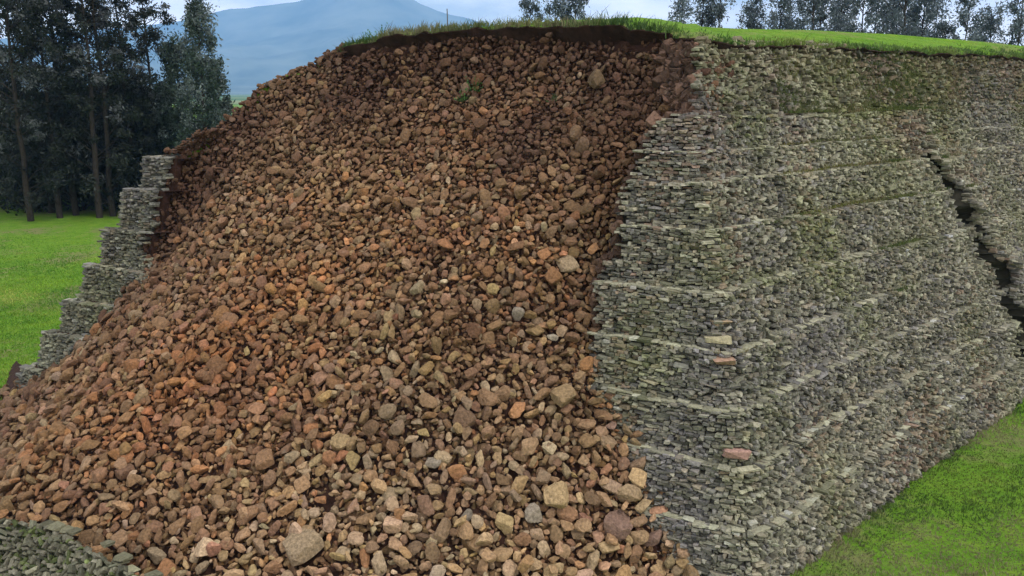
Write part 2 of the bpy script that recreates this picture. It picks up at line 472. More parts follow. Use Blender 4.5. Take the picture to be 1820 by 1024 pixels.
ARC = RAD * TURN
def s_from_u(u, d): return -(u - ((sharp(d) + EU * TLEN - C0) @ EU))
S_END = 46.0
for k in range(11):
    zm = (TZ[k] + TZ[k + 1]) / 2
    s0f = lambda z, k=k: float(s_from_u(edge_u_right(z), course_off(k, z)))
    c = facing(right_path, k, s0f, S_END, ARC * 0.75)
    # the upper two courses of the right face are slumped: rougher and set loosely
    if k >= 9:
        n = len(c[0]); far = ((c[0] - C0) @ ER > 6.5)
        c[0] = c[0] + N_R * (far * rng.normal(0, 0.07, n))[:, None]
        c[4] = c[4] * np.where(far, rng.uniform(0.8, 1.35, n), 1)[:, None]
    w = stones_mesh('terrace_course', *c, wall_tint(c[0]), M_WALL, pyramid)
    core_strip(right_path, k, s0f, S_END, 'course_core', w)
    if k < 10:
        q = caps(right_path, k, s0f(TZ[k + 1] - 0.05), S_END)
        if k >= 8:   # ledge survives only near the corner, grass hides the rest
            keep = (q[0] - C0) @ ER < (9.2 if k == 9 else 60); q = [x[keep] for x in q]
        stones_mesh('ledge_paving', *q, wall_tint(q[0], True), M_WALL, w, 0.10)
    if k < 7:
        s0l = lambda z, k=k: float(edge_u_left(z) - (ULEN - course_off(k, z, 0.11)))
        c = facing(left_path, k, s0l, 3.0, 50)
        w = stones_mesh('broken_course', *c, wall_tint(c[0]) * np.array([.82, .84, .84]), M_WALL, pyramid)
        w['label'] = 'short remnant of a terrace at the far end of the collapsed front'
        core_strip(left_path, k, s0l, 4.0, 'course_core', w)
        q = caps(left_path, k, s0l(TZ[k + 1] - 0.05), 3.0)
        stones_mesh('ledge_paving', *q, wall_tint(q[0]), M_WALL, w, 0.10)

zq = rng.uniform(0.3, 9.6, 420); Pq, Nq = right_path(0 * zq + 1, 0.0); rq = np.interp(zq, CR_Z, CR_R) + 0.22 * np.sin(zq * 3.1) + 0.12 * np.sin(zq * 7.7 + 1) + rng.normal(0, .12, 420)
Pq = C0 + np.multiply.outer(rq - 0, ER); Pq[:, 2] = zq; Pq -= np.multiply.outer((Pq - C0) @ N_R + SL * zq + rng.uniform(.3, .75, 420), N_R)
Rq = rand_rot(420, rng); sq = rng.uniform(.08, .26, (420, 1)) * np.array([[1, .8, .55]])
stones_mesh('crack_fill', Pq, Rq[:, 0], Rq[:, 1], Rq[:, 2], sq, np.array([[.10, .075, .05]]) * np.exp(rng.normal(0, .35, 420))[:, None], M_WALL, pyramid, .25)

# fill stones showing in the broken end of the wall
Cb = []
for zq in rng.uniform(5.0, 13.45, 900):
    kq = max(i for i in range(11) if TZ[i] <= zq); dq = course_off(kq, zq)
    Pb, Nb = right_path([float(s_from_u(edge_u_right(zq), dq)) - .04], dq + .20); Pb = Pb[0] - Nb[0] * rng.uniform(0, 1.35); Pb[2] = zq; Cb.append(Pb)
Cb = np.array(Cb); Rq = rand_rot(900, rng); sq = np.exp(rng.normal(math.log(.2), .3, (900, 1))) * np.array([[1, .8, .6]])
stones_mesh('broken_end', Cb, Rq[:, 0], Rq[:, 1], Rq[:, 2], sq, np.array([[.085, .050, .034]]) * np.exp(rng.normal(0, .35, 900))[:, None], M_RUB, pyramid, .3)

# stones that stand out in the rounded corner
def hero_facing(px, py, size, tint, seed):
    r = ray(px, py); O = np.array([0, 0, EYE]); best = None
    for t in np.linspace(15, 35, 4000):
        P = O + r * t
        k = max(i for i in range(11) if TZ[i] <= max(P[2], 0.01)); d = course_off(k, P[2])
        ss = np.arange(-6, 10, 0.1); Q, Nq = right_path(ss, d); i = np.argmin(np.linalg.norm(Q[:, :2] - P[None, :2], axis=1))
        if (P - Q[i])[:2] @ Nq[i][:2] < 0: best = P; Nn = Nq[i]; break
    if best is None: return
    T = np.cross(UP, Nn)
    P = best + Nn * (float(bulge(best)[0]) - 0.10)
    o = stones_mesh('jutting_stone', P[None], T[None], Nn[None], UP[None], np.array([[size[0], 0.4, size[1]]]), np.array([tint]), M_WALL, pyramid, 0.2)
    return o
for px, py, sz, tn, lb in ((1307, 802, (.56, .27), (.33, .20, .16), 'reddish block set in the rounded near corner'),
                           (1275, 604, (.62, .17), (.34, .30, .19), 'long pale ochre slab in the rounded corner'),
                           (1283, 575, (.42, .13), (.30, .22, .14), 'brownish slab above the pale ochre slab in the corner'),
                           (1283, 640, (.5, .16), (.30, .19, .13), 'rusty slab below the pale ochre slab in the corner')):
    o = hero_facing(px, py, sz, tn, 0)
    if o: o['label'] = lb

# ------------------------------------------------------------------ the collapsed slope
UT = np.array([1.5, 3.0, 3.6, 5.3, 9.0, 13.0, 17.0, 20.0, 23.0, 25.0, 27.0, 29.0, 31.0, 34.0])
ZT = np.array([-0.4, 0.0, 1.0, 2.0, 4.0, 6.0, 8.0, 10.0, 12.0, 13.6, 14.4])
WT = np.array([
    [0.9, 0.3, -0.9, -1.9, -2.8, -3.6, -4.5, -5.3, -6.2, -6.9, -7.2],
    [1.6, 1.1, 0.2, -1.0, -2.7, -3.6, -4.5, -5.3, -6.1, -6.8, -7.1],
    [2.1, 1.6, 0.6, -0.5, -2.5, -3.6, -4.4, -5.2, -6.1, -6.9, -7.2],
    [4.1, 3.4, 2.2, 1.0, -1.2, -3.2, -4.5, -5.5, -6.6, -7.4, -7.7],
    [6.4, 5.6, 4.3, 3.1, 0.9, -1.2, -3.3, -5.3, -7.2, -8.1, -8.3],
    [7.3, 6.5, 5.1, 3.8, 1.4, -0.9, -3.1, -5.2, -7.2, -8.2, -8.4],
    [7.6, 7.2, 6.1, 4.2, 1.6, -0.8, -3.0, -5.2, -7.1, -8.2, -8.4],
    [7.3, 6.9, 5.9, 3.9, 1.2, -1.1, -3.3, -5.3, -7.0, -8.2, -8.4],
    [5.2, 4.6, 3.3, 2.0, -0.4, -3.2, -4.5, -5.4, -6.7, -8.2, -8.4],
    [4.3, 3.7, 2.2, 0.8, -2.3, -3.3, -4.1, -4.9, -6.4, -8.4, -8.6],
    [2.7, 2.1, 0.3, -1.5, -3.6, -4.8, -5.6, -6.6, -7.6, -8.8, -9.0],
    [1.2, 0.8, -1.0, -2.4, -4, -5, -6, -7, -8, -9, -9.3],
    [0.1, -0.4, -2.0, -3.5, -5, -6, -7, -8, -9, -10, -10.3],
    [-2, -2.6, -4, -5.5, -6, -7, -8, -9, -10, -11, -11.3]])
def bil(u, z):
    u = np.clip(u, UT[0], UT[-1]); z = np.clip(z, ZT[0], ZT[-1])
    i = np.clip(np.searchsorted(UT, u) - 1, 0, len(UT) - 2); j = np.clip(np.searchsorted(ZT, z) - 1, 0, len(ZT) - 2)
    a = (u - UT[i]) / (UT[i + 1] - UT[i]); b = (z - ZT[j]) / (ZT[j + 1] - ZT[j])
    return WT[i, j] * (1-a) * (1-b) + WT[i+1, j] * a * (1-b) + WT[i, j+1] * (1-a) * b + WT[i+1, j+1] * a * b
def wall_w(u, z):
    # how far out the intact wall would stand at (u, z), its rounded near corner included
    uc = SL * z * 0.7387; t = uc + TLEN - u; tm = RAD * math.sin(TURN)
    rd = RAD - np.sqrt(np.maximum(RAD ** 2 - np.clip(t, 0, tm) ** 2, 0))
    return -SL * z - rd - np.clip(t - tm, 0, None) * 3.2
def wsurf(u, z):
    P = Pf(u, 0 * u, z)
    w = bil(u, z) + (0.22 * N1(P, 1.7) + 0.10 * N3(P, 0.7)) * np.clip(z / 2, 0.25, 1)
    ww = wall_w(u, z)
    du = u - edge_u_right(z); lim = ww - 0.65 + np.clip(du, 0, None) * 1.3 + np.clip(5.0 - z, 0, None) * 1.4
    w = np.where(u < 12, np.minimum(w, lim), w)
    return np.where((du < -0.3) & (z > 4), np.minimum(w, ww - 0.9), w)
def ztop(u):
    return np.interp(u, [1.5, 4.2, 5.3, 8.2, 12.5, 16.2, 18.9, 19.7, 20.0, 20.7, 20.9, 21.9, 22.15, 22.8, 23.6, 24.2, 25, 26.6, 28.5, 30, 34],
                        [13.45, 13.45, 13.8, 14.15, 14.2, 14.05, 13.6, 13.35, 12.95, 12.85, 12.5, 12.4, 11.75, 11.2, 10.3, 9.4, 7.5, 3.0, 1.6, 1.0, 0.3])
nu, nz = 220, 100
uu = np.linspace(1.5, 34, nu); tt = np.linspace(0, 1, nz)
Ug, Tg = np.meshgrid(uu, tt); Zg = -0.35 + (ztop(Ug) + 0.0 + 0.35) * Tg - 0.15 * Tg * (Ug > 18.5)
Wg = wsurf(Ug.ravel(), Zg.ravel())
slopeV = Pf(Ug.ravel(), Wg - 0.22, Zg.ravel())
slope = mesh_obj('exposed_fill', slopeV, [grid_faces(nz, nu)], M_SOIL, pyramid, smooth=True)
slope['label'] = 'dark reddish earth fill laid bare by the collapse'

# unit rocks
import bmesh
def rock_protos(n, sub, seed):
    r = np.random.default_rng(seed); out = []
    bm = bmesh.new(); bmesh.ops.create_icosphere(bm, subdivisions=sub, radius=1.0)
    V0 = np.array([v.co for v in bm.verts]); F = np.array([[v.index for v in f.verts] for f in bm.faces]); bm.free()
    for i in range(n):
        k = r.integers(5, 9)
        D = r.normal(size=(k, 3)); D = np.vstack([D, -D[:3] + r.normal(0, .45, (3, 3))]); D /= np.linalg.norm(D, axis=1)[:, None]
        h = r.uniform(0.45, 1.0, len(D)); U0 = V0 / np.linalg.norm(V0, axis=1)[:, None]
        q = U0 @ D.T; rr = np.where(q > 0.05, h[None] / np.maximum(q, .05), 9).min(1); rr = np.minimum(rr, 1.35)
        V = U0 * (rr * .94 + .06 * rr.mean())[:, None]
        V *= 1 + 0.03 * Noise(seed * 100 + i, 8)(V, 0.45)[:, None]
        sc = np.array([1.0, r.uniform(0.6, 0.9), r.uniform(0.32, 0.66)]); V = V * sc
        V /= np.abs(V[:, 0]).max()
        out.append(V * 0.5)         # unit long axis
    return np.array(out), F
RP3, RF3 = rock_protos(28, 3, 11)
RP2, RF2 = rock_protos(28, 2, 12)

PAL = dict(tan=(.26, .19, .115), grey=(.195, .16, .12), brown=(.15, .092, .055), orange=(.29, .145, .068), pinkish=(.20, .125, .092), ochre=(.26, .185, .082), dark=(.07, .05, .038), pale=(.33, .28, .21))
PN = list(PAL); PC = np.array([PAL[k] for k in PN])
def rubble_colour(u, z, P, r):
    n = len(u); px, py, _ = project(P)
    g = lambda cu, cz, su, sz: np.exp(-((u - cu) / su) ** 2 - ((z - cz) / sz) ** 2)
    w = np.zeros((n, len(PN)))
    w[:, 7] = 0; w[:, 0] = 1.0 + 1.3 * g(8, 1, 6, 3)
    w[:, 1] = 0.30 + 1.2 * g(5, 0.5, 6, 3.2) + 0.3 * g(10, 9, 4, 3)
    w[:, 2] = 0.9 + 1.8 * np.clip((z - 8.5) / 3, 0, 1) + 1.2 * g(22, 6, 4, 5)
    w[:, 3] = 0.12 + 1.1 * g(14, 6, 6, 3.0) + 0.9 * g(18, 3.5, 5, 2.0) + 0.9 * g(11.5, 10.8, 1.4, 1.6) + 1.0 * g(20, 1.0, 4, .8) + 0.5 * g(9, 9, 3, 2)
    w[:, 4] = 0.7 + 0.7 * g(19, 4, 6, 4)
    w[:, 5] = 0.16 + 0.12 * g(10, 2, 6, 2)
    w[:, 6] = 0.25 + 1.3 * np.clip((z - 10) / 3, 0, 1) + 1.2 * g(24, 7.5, 2.6, 3) + 0.5 * g(14.5, 11.5, 3, 1.6)
    w[:, 7] = 0.16 + 0.45 * g(8, 0.8, 6, 2.5)
    w *= np.exp(0.8 * np.stack([N1(P + i * 7.3, 1.1) for i in range(len(PN))], 1))
    w /= w.sum(1)[:, None]
    idx = (np.cumsum(w, 1) < r.random(n)[:, None]).sum(1).clip(0, len(PN) - 1)
    mean = PC.T @ w.T; t = (PC[idx] * 0.62 + mean.T * 0.38) * np.exp(r.normal(0, 0.2, n))[:, None] * (1 + r.normal(0, 0.04, (n, 3)))
    og = np.clip(g(14, 6, 7, 3.4) + g(18, 3.5, 5, 2) * .6, 0, 1)[:, None] * np.clip(.55 + .5 * N2(P, 1.4), 0, 1)[:, None]
    t = t * (1 - og * (1 - np.array([1.05, .88, .76])) * 1.0)      # red dust from the fill
    t = t * .82 + np.array([.185, .095, .055]) * .18; t *= np.array([1.06, .99, .85]); t *= (1 + .38 * g(7, .6, 7, 2.4))[:, None]
    earth = np.clip(1.25 * np.clip((z - ztop(u) + 5.0) / 4.2, 0, 1) * (.78 + .35 * N3(P, .9)) + .9 * g(24, 7.5, 2.4, 3.0) + .6 * g(9.4, 10.6, 1.2, 1.0) + .45 * g(6.5, 8, 1.6, 4) + .28 * N4(P, 1.0) + .02, 0, .93) * (0.62 + .38 * r.random(n))
    t = t * (1 - earth[:, None]) + np.array([.062, .030, .020]) * earth[:, None]   # damp, earth-caked stones
    return t, idx

# scatter over the slope: (u, z) samples thinned so that bigger stones keep their distance
def surf_point(u, z):
    P = Pf(u, wsurf(u, z), z)
    e = 0.15
    du = Pf(u + e, wsurf(u + e, z), z) - P; dz = Pf(u, wsurf(u, z + e), z + e) - P
    nrm = np.cross(dz, du); nrm /= np.linalg.norm(nrm, axis=1)[:, None]
    flip = nrm @ N_F < 0; nrm[flip] *= -1
    area = np.linalg.norm(np.cross(du, dz), axis=1) / e / e
    return P, nrm, area

def sample(ncand, size_fn, pack, r, extra_mask=None):
    u = r.uniform(1.6, 33.5, ncand); zt = ztop(u); z = -0.25 + r.random(ncand) ** 1.0 * 14.5
    ok = z < zt - 0.05; u, z = u[ok], z[ok]
    P, nrm, area = surf_point(u, z)
    keep = r.random(len(u)) < area / 3.0
    px, py, dd = project(P)
    keep &= (px > -260) & (px < 1500) & (py < 1250) & (dd > 1)
    keep &= P[:, 2] > -0.2
    u, z, P, nrm = u[keep], z[keep], P[keep], nrm[keep]
    if extra_mask is not None:
        m = extra_mask(u, z, P); u, z, P, nrm = u[m], z[m], P[m], nrm[m]
    gz = lambda cu, cz, su, sz_: np.exp(-((u - cu) / su) ** 2 - ((z - cz) / sz_) ** 2)
    bare = np.clip(0.8 * gz(24.3, 7.6, 1.9, 2.8) + 0.6 * gz(6.3, 13.2, 2.0, .7) + .8 * gz(9.6, 11.3, .9, .6) + 0.7 * gz(15.5, 12.5, 1.5, .5) + .62 * np.clip((z - ztop(u) + 1.9) / 1.2, 0, 1) * (u < 19.5), 0, .93) * (0.6 + 0.4 * (N2(P, .6) > -.3))
    m = (r.random(len(u)) > bare) & (z < ztop(u) - (0.16 + 0.26 * (1 + N3(P, .5)) + .25 * np.clip((9 - u) / 2, 0, 1)) * (u < 18.5)); u, z, P, nrm = u[m], z[m], P[m], nrm[m]
    sz = size_fn(u, z, len(u), r)
    order = np.argsort(-sz * .6 + r.normal(0, 0.07, len(sz)))
    cell = 0.35; gridd = {}; acc = []
    for i in order:
        rr = sz[i] * pack; c = tuple((P[i] // cell).astype(int)); good = True
        for a in (-1, 0, 1):
            for b in (-1, 0, 1):
                for d_ in (-1, 0, 1):
                    for j in gridd.get((c[0]+a, c[1]+b, c[2]+d_), ()):
                        dx = P[i] - P[j]
                        if dx @ dx < ((rr + sz[j] * pack)) ** 2: good = False; break
                    if not good: break
                if not good: break
            if not good: break
        if good: acc.append(i); gridd.setdefault(c, []).append(i)
    acc = np.array(acc); return u[acc], z[acc], P[acc], nrm[acc], sz[acc]

def size_main(u, z, n, r):
    m = np.interp(z, [0, 4, 9, 14], [0.285, 0.24, 0.205, 0.185])
    return np.clip(m * np.exp(r.normal(0, 0.33, n)), 0.12, 0.62)
def size_small(u, z, n, r):
    return np.clip(0.135 * np.exp(r.normal(0, 0.25, n)), 0.08, 0.22)
RS = []
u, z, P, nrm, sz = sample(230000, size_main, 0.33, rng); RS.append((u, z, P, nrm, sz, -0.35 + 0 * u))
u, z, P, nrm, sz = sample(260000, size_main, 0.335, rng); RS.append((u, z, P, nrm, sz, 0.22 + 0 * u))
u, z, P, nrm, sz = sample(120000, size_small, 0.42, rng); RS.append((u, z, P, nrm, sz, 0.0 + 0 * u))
u, z, P, nrm, sz = sample(4500, size_main, 0.42, rng); RS.append((u, z, P, nrm, sz * 1.1, 0.55 + 0 * u))
q_ = 260; zq_ = rng.uniform(3.8, 9.7, q_); uq = edge_u_left(zq_) + rng.uniform(-.2, .1, q_); wq = -SL * zq_ - rng.uniform(.1, 1.1, q_)
Pq = Pf(uq, wq, zq_); RS.append((uq, zq_, Pq, np.tile(-EU, (q_, 1)), rng.uniform(.13, .32, q_), 0.1 + 0 * uq)); n_e = q_
q_ = 260; uq = rng.uniform(18.3, 24.0, q_); zq_ = ztop(uq) + rng.uniform(-.25, .06, q_); wq = wsurf(uq, zq_) - rng.uniform(-.15, .7, q_)
RS.append((uq, zq_, Pf(uq, wq, zq_), np.tile(UP, (q_, 1)) * 1.0, rng.uniform(.13, .36, q_), 0.15 + 0 * uq)); n_e += q_
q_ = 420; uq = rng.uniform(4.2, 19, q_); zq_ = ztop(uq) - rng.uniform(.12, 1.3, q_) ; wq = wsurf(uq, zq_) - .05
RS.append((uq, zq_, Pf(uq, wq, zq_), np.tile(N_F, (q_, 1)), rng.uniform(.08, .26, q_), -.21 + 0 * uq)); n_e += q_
q_ = 700; zq_ = rng.uniform(11.2, 13.4, q_); uq = edge_u_right(zq_) + rng.uniform(0.0, 2.2, q_); wq = wsurf(uq, zq_) + rng.uniform(-.12, .08, q_)
Pq = Pf(uq, wq, zq_); RS.append((uq, zq_, Pq, np.tile(EU, (q_, 1)), rng.uniform(.12, .28, q_), 0.1 + 0 * uq)); n_e += q_
q_ = 300; uq = rng.uniform(22.6, 24.9, q_); wq = rng.uniform(-7.5, -4.3, q_)
Pq = Pf(uq, wq, np.interp(uq, [22.6, 24.2, 24.9], [10.5, 9.75, 9.55]) + 0.05 * rng.random(q_)); RS.append((uq, Pq[:, 2], Pq, np.tile(UP, (q_, 1)) * 1.0, rng.uniform(.15, .32, q_), 0.2 + 0 * uq))
top_extra = q_ + n_e
u, z, P, nrm, sz, lift = [np.concatenate(x) for x in zip(*RS)]
n = len(u)
hidden = (wsurf(u, z) < -SL * z - 0.1) & ((u < edge_u_right(z) - 0.8) | ((u > edge_u_left(z) + 0.8) & (z < 10.3)))
hidden[-top_extra:] = False; hidden |=  ((P - C0) @ N_R + SL * z > np.where(u > edge_u_right(z) - .05, -.08, -0.75)) & (z > 4.5) & (u < 7); keep = ~hidden
# nothing of the pile is left standing inside the terrace walls
u, z, P, nrm, sz, lift = (x[keep] for x in (u, z, P, nrm, sz, lift)); n = len(u)
gap_shade = np.where(lift < -0.2, 0.55, np.where(lift == 0, 0.62, 1.0))  # gap shade painted into the buried and small filler stones, with a soil-red cast
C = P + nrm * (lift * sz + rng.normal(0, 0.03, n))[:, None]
tint, cidx = rubble_colour(u, z, C, rng); tint = tint * (gap_shade[:, None] * np.where(gap_shade[:, None] < 1, np.array([[1.0, .9, .82]]), 1.0))

# a few stones that stand out in the photograph: pixel where they lie, long axis (m), colour
HERO = [(700, 637, .62, 'tan', 1.25), (915, 733, .85, 'orange', 1.25), (545, 980, 1.15, 'tan', 1.0), (632, 822, .75, 'ochre', .95), (770, 825, .60, 'grey', 1.3),
        (812, 842, .60, 'orange', 1.15), (950, 917, .66, 'grey', 1.25), (1098, 930, .95, 'pinkish', .95), (690, 880, .50, 'tan', .9), (602, 990, .55, 'ochre', 1.2),
        (650, 993, .60, 'orange', .95), (876, 515, .50, 'ochre', 1.15), (864, 690, .60, 'tan', 1.2), (578, 775, .55, 'orange', 1.05), (740, 660, .60, 'tan', .8),
        (755, 770, .45, 'ochre', 1.1), (1160, 960, .70, 'pinkish', .9), (440, 625, .42, 'ochre', 1.2), (655, 505, .60, 'orange', .95), (575, 890, .62, 'orange', 1.0),
        (295, 1012, .60, 'orange', .95), (360, 1012, .60, 'tan', 1.1), (610, 985, .5, 'tan', 1.2), (912, 830, .45, 'tan', 1.1), (930, 400, .45, 'orange', 1.15),
        (765, 297, .42, 'tan', 1.15), (860, 200, .5, 'orange', 1.0), (100, 925, .62, 'ochre', .9), (280, 990, .85, 'tan', .9), (830, 920, .5, 'grey', .9),
        (1085, 760, .45, 'pinkish', 1.1), (985, 600, .5, 'pale', .95), (920, 560, .45, 'grey', 1.1), (1010, 470, .8, 'tan', 1.05), (480, 150, .4, 'dark', 1.0)]
def hit(px, py):
    rr = ray(px, py); O = np.array([0, 0, EYE]); t = np.linspace(14, 45, 3000); Q = O + np.multiply.outer(t, rr)
    U_ = (Q - C0) @ EU; W_ = (Q - C0) @ N_F; d = W_ - wsurf(U_, Q[:, 2])
    i = np.argmax(d < 0); return U_[i], Q[i, 2], Q[i]
hu, hz, hP = zip(*[hit(a, b) for a, b, *_ in HERO]); hu, hz, hP = np.array(hu), np.array(hz), np.array(hP)
_, hn, _ = surf_point(hu, hz)
hs = np.array([h[2] * 0.86 for h in HERO])
hC = hP + hn * (hs * 0.12)[:, None]
ht = np.array([np.array(PAL[h[3]]) * h[4] for h in HERO])
D2 = np.linalg.norm(C[:, None] - hC[None], axis=2); clear = (D2 > (0.30 * sz[:, None] + 0.32 * hs[None])).all(1)
u, z, nrm, sz, C, tint, cidx = (x[clear] for x in (u, z, nrm, sz, C, tint, cidx))
u = np.concatenate([u, hu]); z = np.concatenate([z, hz]); nrm = np.vstack([nrm, hn]); sz = np.concatenate([sz, hs]); C = np.vstack([C, hC]); tint = np.vstack([tint, ht])
cidx = np.concatenate([cidx, [PN.index(h[3]) for h in HERO]]); hero = np.arange(len(u)) >= len(u) - len(HERO)
n = len(u)
# orientation: flat side roughly along the slope, then tumbled
a = rng.uniform(0, 2 * math.pi, n)
t1 = np.cross(nrm, UP + np.array([.01, .02, 0])); t1 /= np.linalg.norm(t1, axis=1)[:, None]; t2 = np.cross(nrm, t1)
X = t1 * np.cos(a)[:, None] + t2 * np.sin(a)[:, None]; Y = np.cross(nrm, X)
B = np.stack([X, Y, nrm], -1)
ax = rng.normal(size=(n, 3)); ax /= np.linalg.norm(ax, axis=1)[:, None]
B = np.einsum('nij,njk->nik', axis_rot(ax, rng.normal(0, np.where(hero, 0.3, 0.8), n)), B)
var = rng.integers(0, 28, n)
px, py, dist = project(C)
# the 300 that show largest become things of their own
inframe = (px > 5) & (px < 1815) & (py > 0) & (py < 1016)
score = np.where(inframe, sz / dist, 0) + hero * 0.5 * inframe
top300 = np.argsort(-score)[:300]
ind = np.zeros(n, bool); ind[top300] = True
def merged(sel, protos, F):
    V = np.einsum('nij,nvj->nvi', B[sel], protos[var[sel]]) * sz[sel][:, None, None] + C[sel][:, None]
    nv = protos.shape[1]; Fs = (F[None] + (np.arange(sel.sum()) * nv)[:, None, None]).reshape(-1, 3)
    return V.reshape(-1, 3), Fs, np.repeat(tint[sel], nv, 0)
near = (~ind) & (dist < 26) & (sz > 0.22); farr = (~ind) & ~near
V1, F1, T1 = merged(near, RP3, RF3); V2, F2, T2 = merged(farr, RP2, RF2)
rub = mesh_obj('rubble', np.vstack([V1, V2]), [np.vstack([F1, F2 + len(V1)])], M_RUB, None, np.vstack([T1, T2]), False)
tag(rub, 'mass of loose brown, tan and grey stones covering the collapsed front of the pyramid', 'rubble', kind='stuff')

# labels for the 300: colour, build, band of the slope, order from the left
idxs = np.nonzero(ind)[0]
WORD = dict(tan='tan', grey='grey', brown='brown', orange='orange', pinkish='pinkish', ochre='ochre', dark='dark brown', pale='pale')
BANDS = ['in the lowest band', 'in the second lowest band', 'in the third band up', 'in the fourth band up', 'in the fifth band up', 'near the top']
edges = np.quantile(py[idxs], [0, 1/5, 2/5, 3/5, 4/5]) if len(idxs) else []
ORD = ['leftmost', 'second from left', 'third from left', 'fourth from left', 'fifth from left', 'sixth from left', 'seventh from left', 'eighth from left', 'ninth from left', 'tenth from left', 'eleventh from left', 'twelfth from left',
       'thirteenth from left', 'fourteenth from left', 'fifteenth from left', 'sixteenth from left', 'seventeenth from left', 'eighteenth from left', 'nineteenth from left', 'twentieth from left']
def height_band(y): return int(np.clip((1016 - y) // 62, 0, 12))
TEN = ['bottom', 'second', 'third', 'fourth', 'fifth', 'sixth', 'seventh', 'eighth', 'ninth', 'tenth', 'eleventh', 'twelfth', 'thirteenth']
buckets = {}
for i in idxs: buckets.setdefault((PN[cidx[i]], height_band(py[i])), []).append(i)
for (cname, hb), lst in buckets.items():
    lst.sort(key=lambda i: px[i])
    for q, i in enumerate(lst):
        V = (B[i] @ RP3[var[i]].T).T * sz[i]
        o = mesh_obj('rubble_stone', V, [RF3], M_RUB, None, np.repeat(tint[i][None], len(V), 0), False)
        o.location = C[i]
        big = 'big' if sz[i] > 0.55 else 'loose'
        first = ORD[q] if q < len(ORD) else 'further right'
        row = 'lowest row' if hb == 0 else TEN[hb] + ' row up'
        tag(o, '%s %s stone, %s of its colour, %s of slope' % (big, WORD[cname], first, row), 'stone', 'loose fallen stones on the rubble slope')

# ------------------------------------------------------------------ grassy top
def top_edge():
    pts = []
    for uq in np.linspace(24.0, 4.6, 60):
        zt = float(ztop(uq)); w = float(wsurf(np.array([uq]), np.array([zt]))[0]) + 0.12
        pts.append(Pf(uq, w, zt))
    P, Nn = right_path(np.linspace(2.0, 45, 120), SL * 13.45 - 0.05)
    P = P.copy(); r = (P - C0) @ ER
    P[:, 2] = 13.45 + np.clip((r - 6) / 29, 0, 1) * 0.35
    P += Nn * bulge(P)[:, None]
    pts += list(P)
    end = pts[-1]
    pts += [end - N_R * 10 + ER * 2, end - N_R * 24, C0 + EU * 6 - N_F * 40 + ER * 8 + UP * 13.4, C0 + EU * 16 - N_F * 36 + UP * 13, *[left_path([q_], SL * 9.6)[0][0] + UP * 9.52 for q_ in (18, 12, 8, 5, 3, 1.5, 0.3)]]
    return np.array(pts)
TE = top_edge()
def resample(P, step):
    out = []
    for a_, b_ in zip(P, np.roll(P, -1, 0)):
        m = max(1, int(np.linalg.norm(b_ - a_) / step)); out += [a_ + (b_ - a_) * i / m for i in range(m)]
    return np.array(out)
TE = resample(TE, 0.3)
_px, _, _ = project(TE); TE[:, 2] -= 0.24 * (_px < 585) * (TE[:, 1] < 60)
_vis = (TE[:, 1] < 60)[:, None]
_out = np.array([cen_ for cen_ in [C0 + ER * 16 - N_R * 14]])[0] - TE; _out[:, 2] = 0; _out /= np.linalg.norm(_out, axis=1)[:, None]
TE[:, 2] += 0.06 * N3(TE, 0.5) + 0.05 * N4(TE, 0.22)
TE -= _out * (0.12 + 0.16 * N5(TE, 0.45) + 0.08 * N2(TE, 0.2))[:, None] * _vis
cen = C0 + ER * 16 - N_R * 14; cen = cen + UP * 0
rings = []
fr = [0.0, .006, .014, .025, .04, .06, .085, .12, .17, .24, .35, .5, .7, .9, .999]
for f_ in fr:
    Q = TE * (1 - f_) + cen * f_; dd = np.linalg.norm((TE - Q)[:, :2], axis=1)
    Q[:, 2] = TE[:, 2] * (1 - f_) + 13.9 * f_ + 0.95 * (1 - np.exp(-dd / 4.5)) * np.clip((TE[:, 2] - 13.0) / 0.6, 0.05, 1)
    Q[:, 2] += 0.07 * N1(Q, 1.5) * (f_ > 0); rings.append(Q)
nT = len(TE); V = np.vstack(rings)
def ring_faces(nr, m):
    i = np.arange(nr - 1)[:, None] * m + np.arange(m)[None]; j = np.arange(nr - 1)[:, None] * m + (np.arange(m)[None] + 1) % m
    return np.stack([i, j, j + m, i + m], -1).reshape(-1, 4)
cap = mesh_obj('turf_top', V, [ring_faces(len(rings), nT)], M_TURF, pyramid, smooth=True)
# the broken sod edge: dark soil hanging below the turf
ctr_dir = (cen - TE); ctr_dir[:, 2] = 0; ctr_dir /= np.linalg.norm(ctr_dir, axis=1)[:, None]
pxe, _, _ = project(TE); lf = np.interp(pxe, [540, 640, 1180, 1300], [0.0, 1.0, 1.0, 0.28])[:, None]
A = TE + UP * -0.004; Bm = TE - ctr_dir * 0.05 - UP * 0.05
Cm = TE + ctr_dir * (0.04 + 0.06 * rng.random((nT, 1))) - UP * (0.14 + 0.12 * rng.random((nT, 1)) + 0.10 * N1(TE, .6)[:, None]) * (0.3 + .7 * lf)
Dm = TE + ctr_dir * 0.55 - UP * (0.24 + (0.42 + 0.28 * N2(TE, .7)[:, None]) * lf)
mesh_obj('sod_lip', np.vstack([A, Bm, Cm, Dm]), [ring_faces(4, nT)], M_SOD, pyramid, smooth=False)

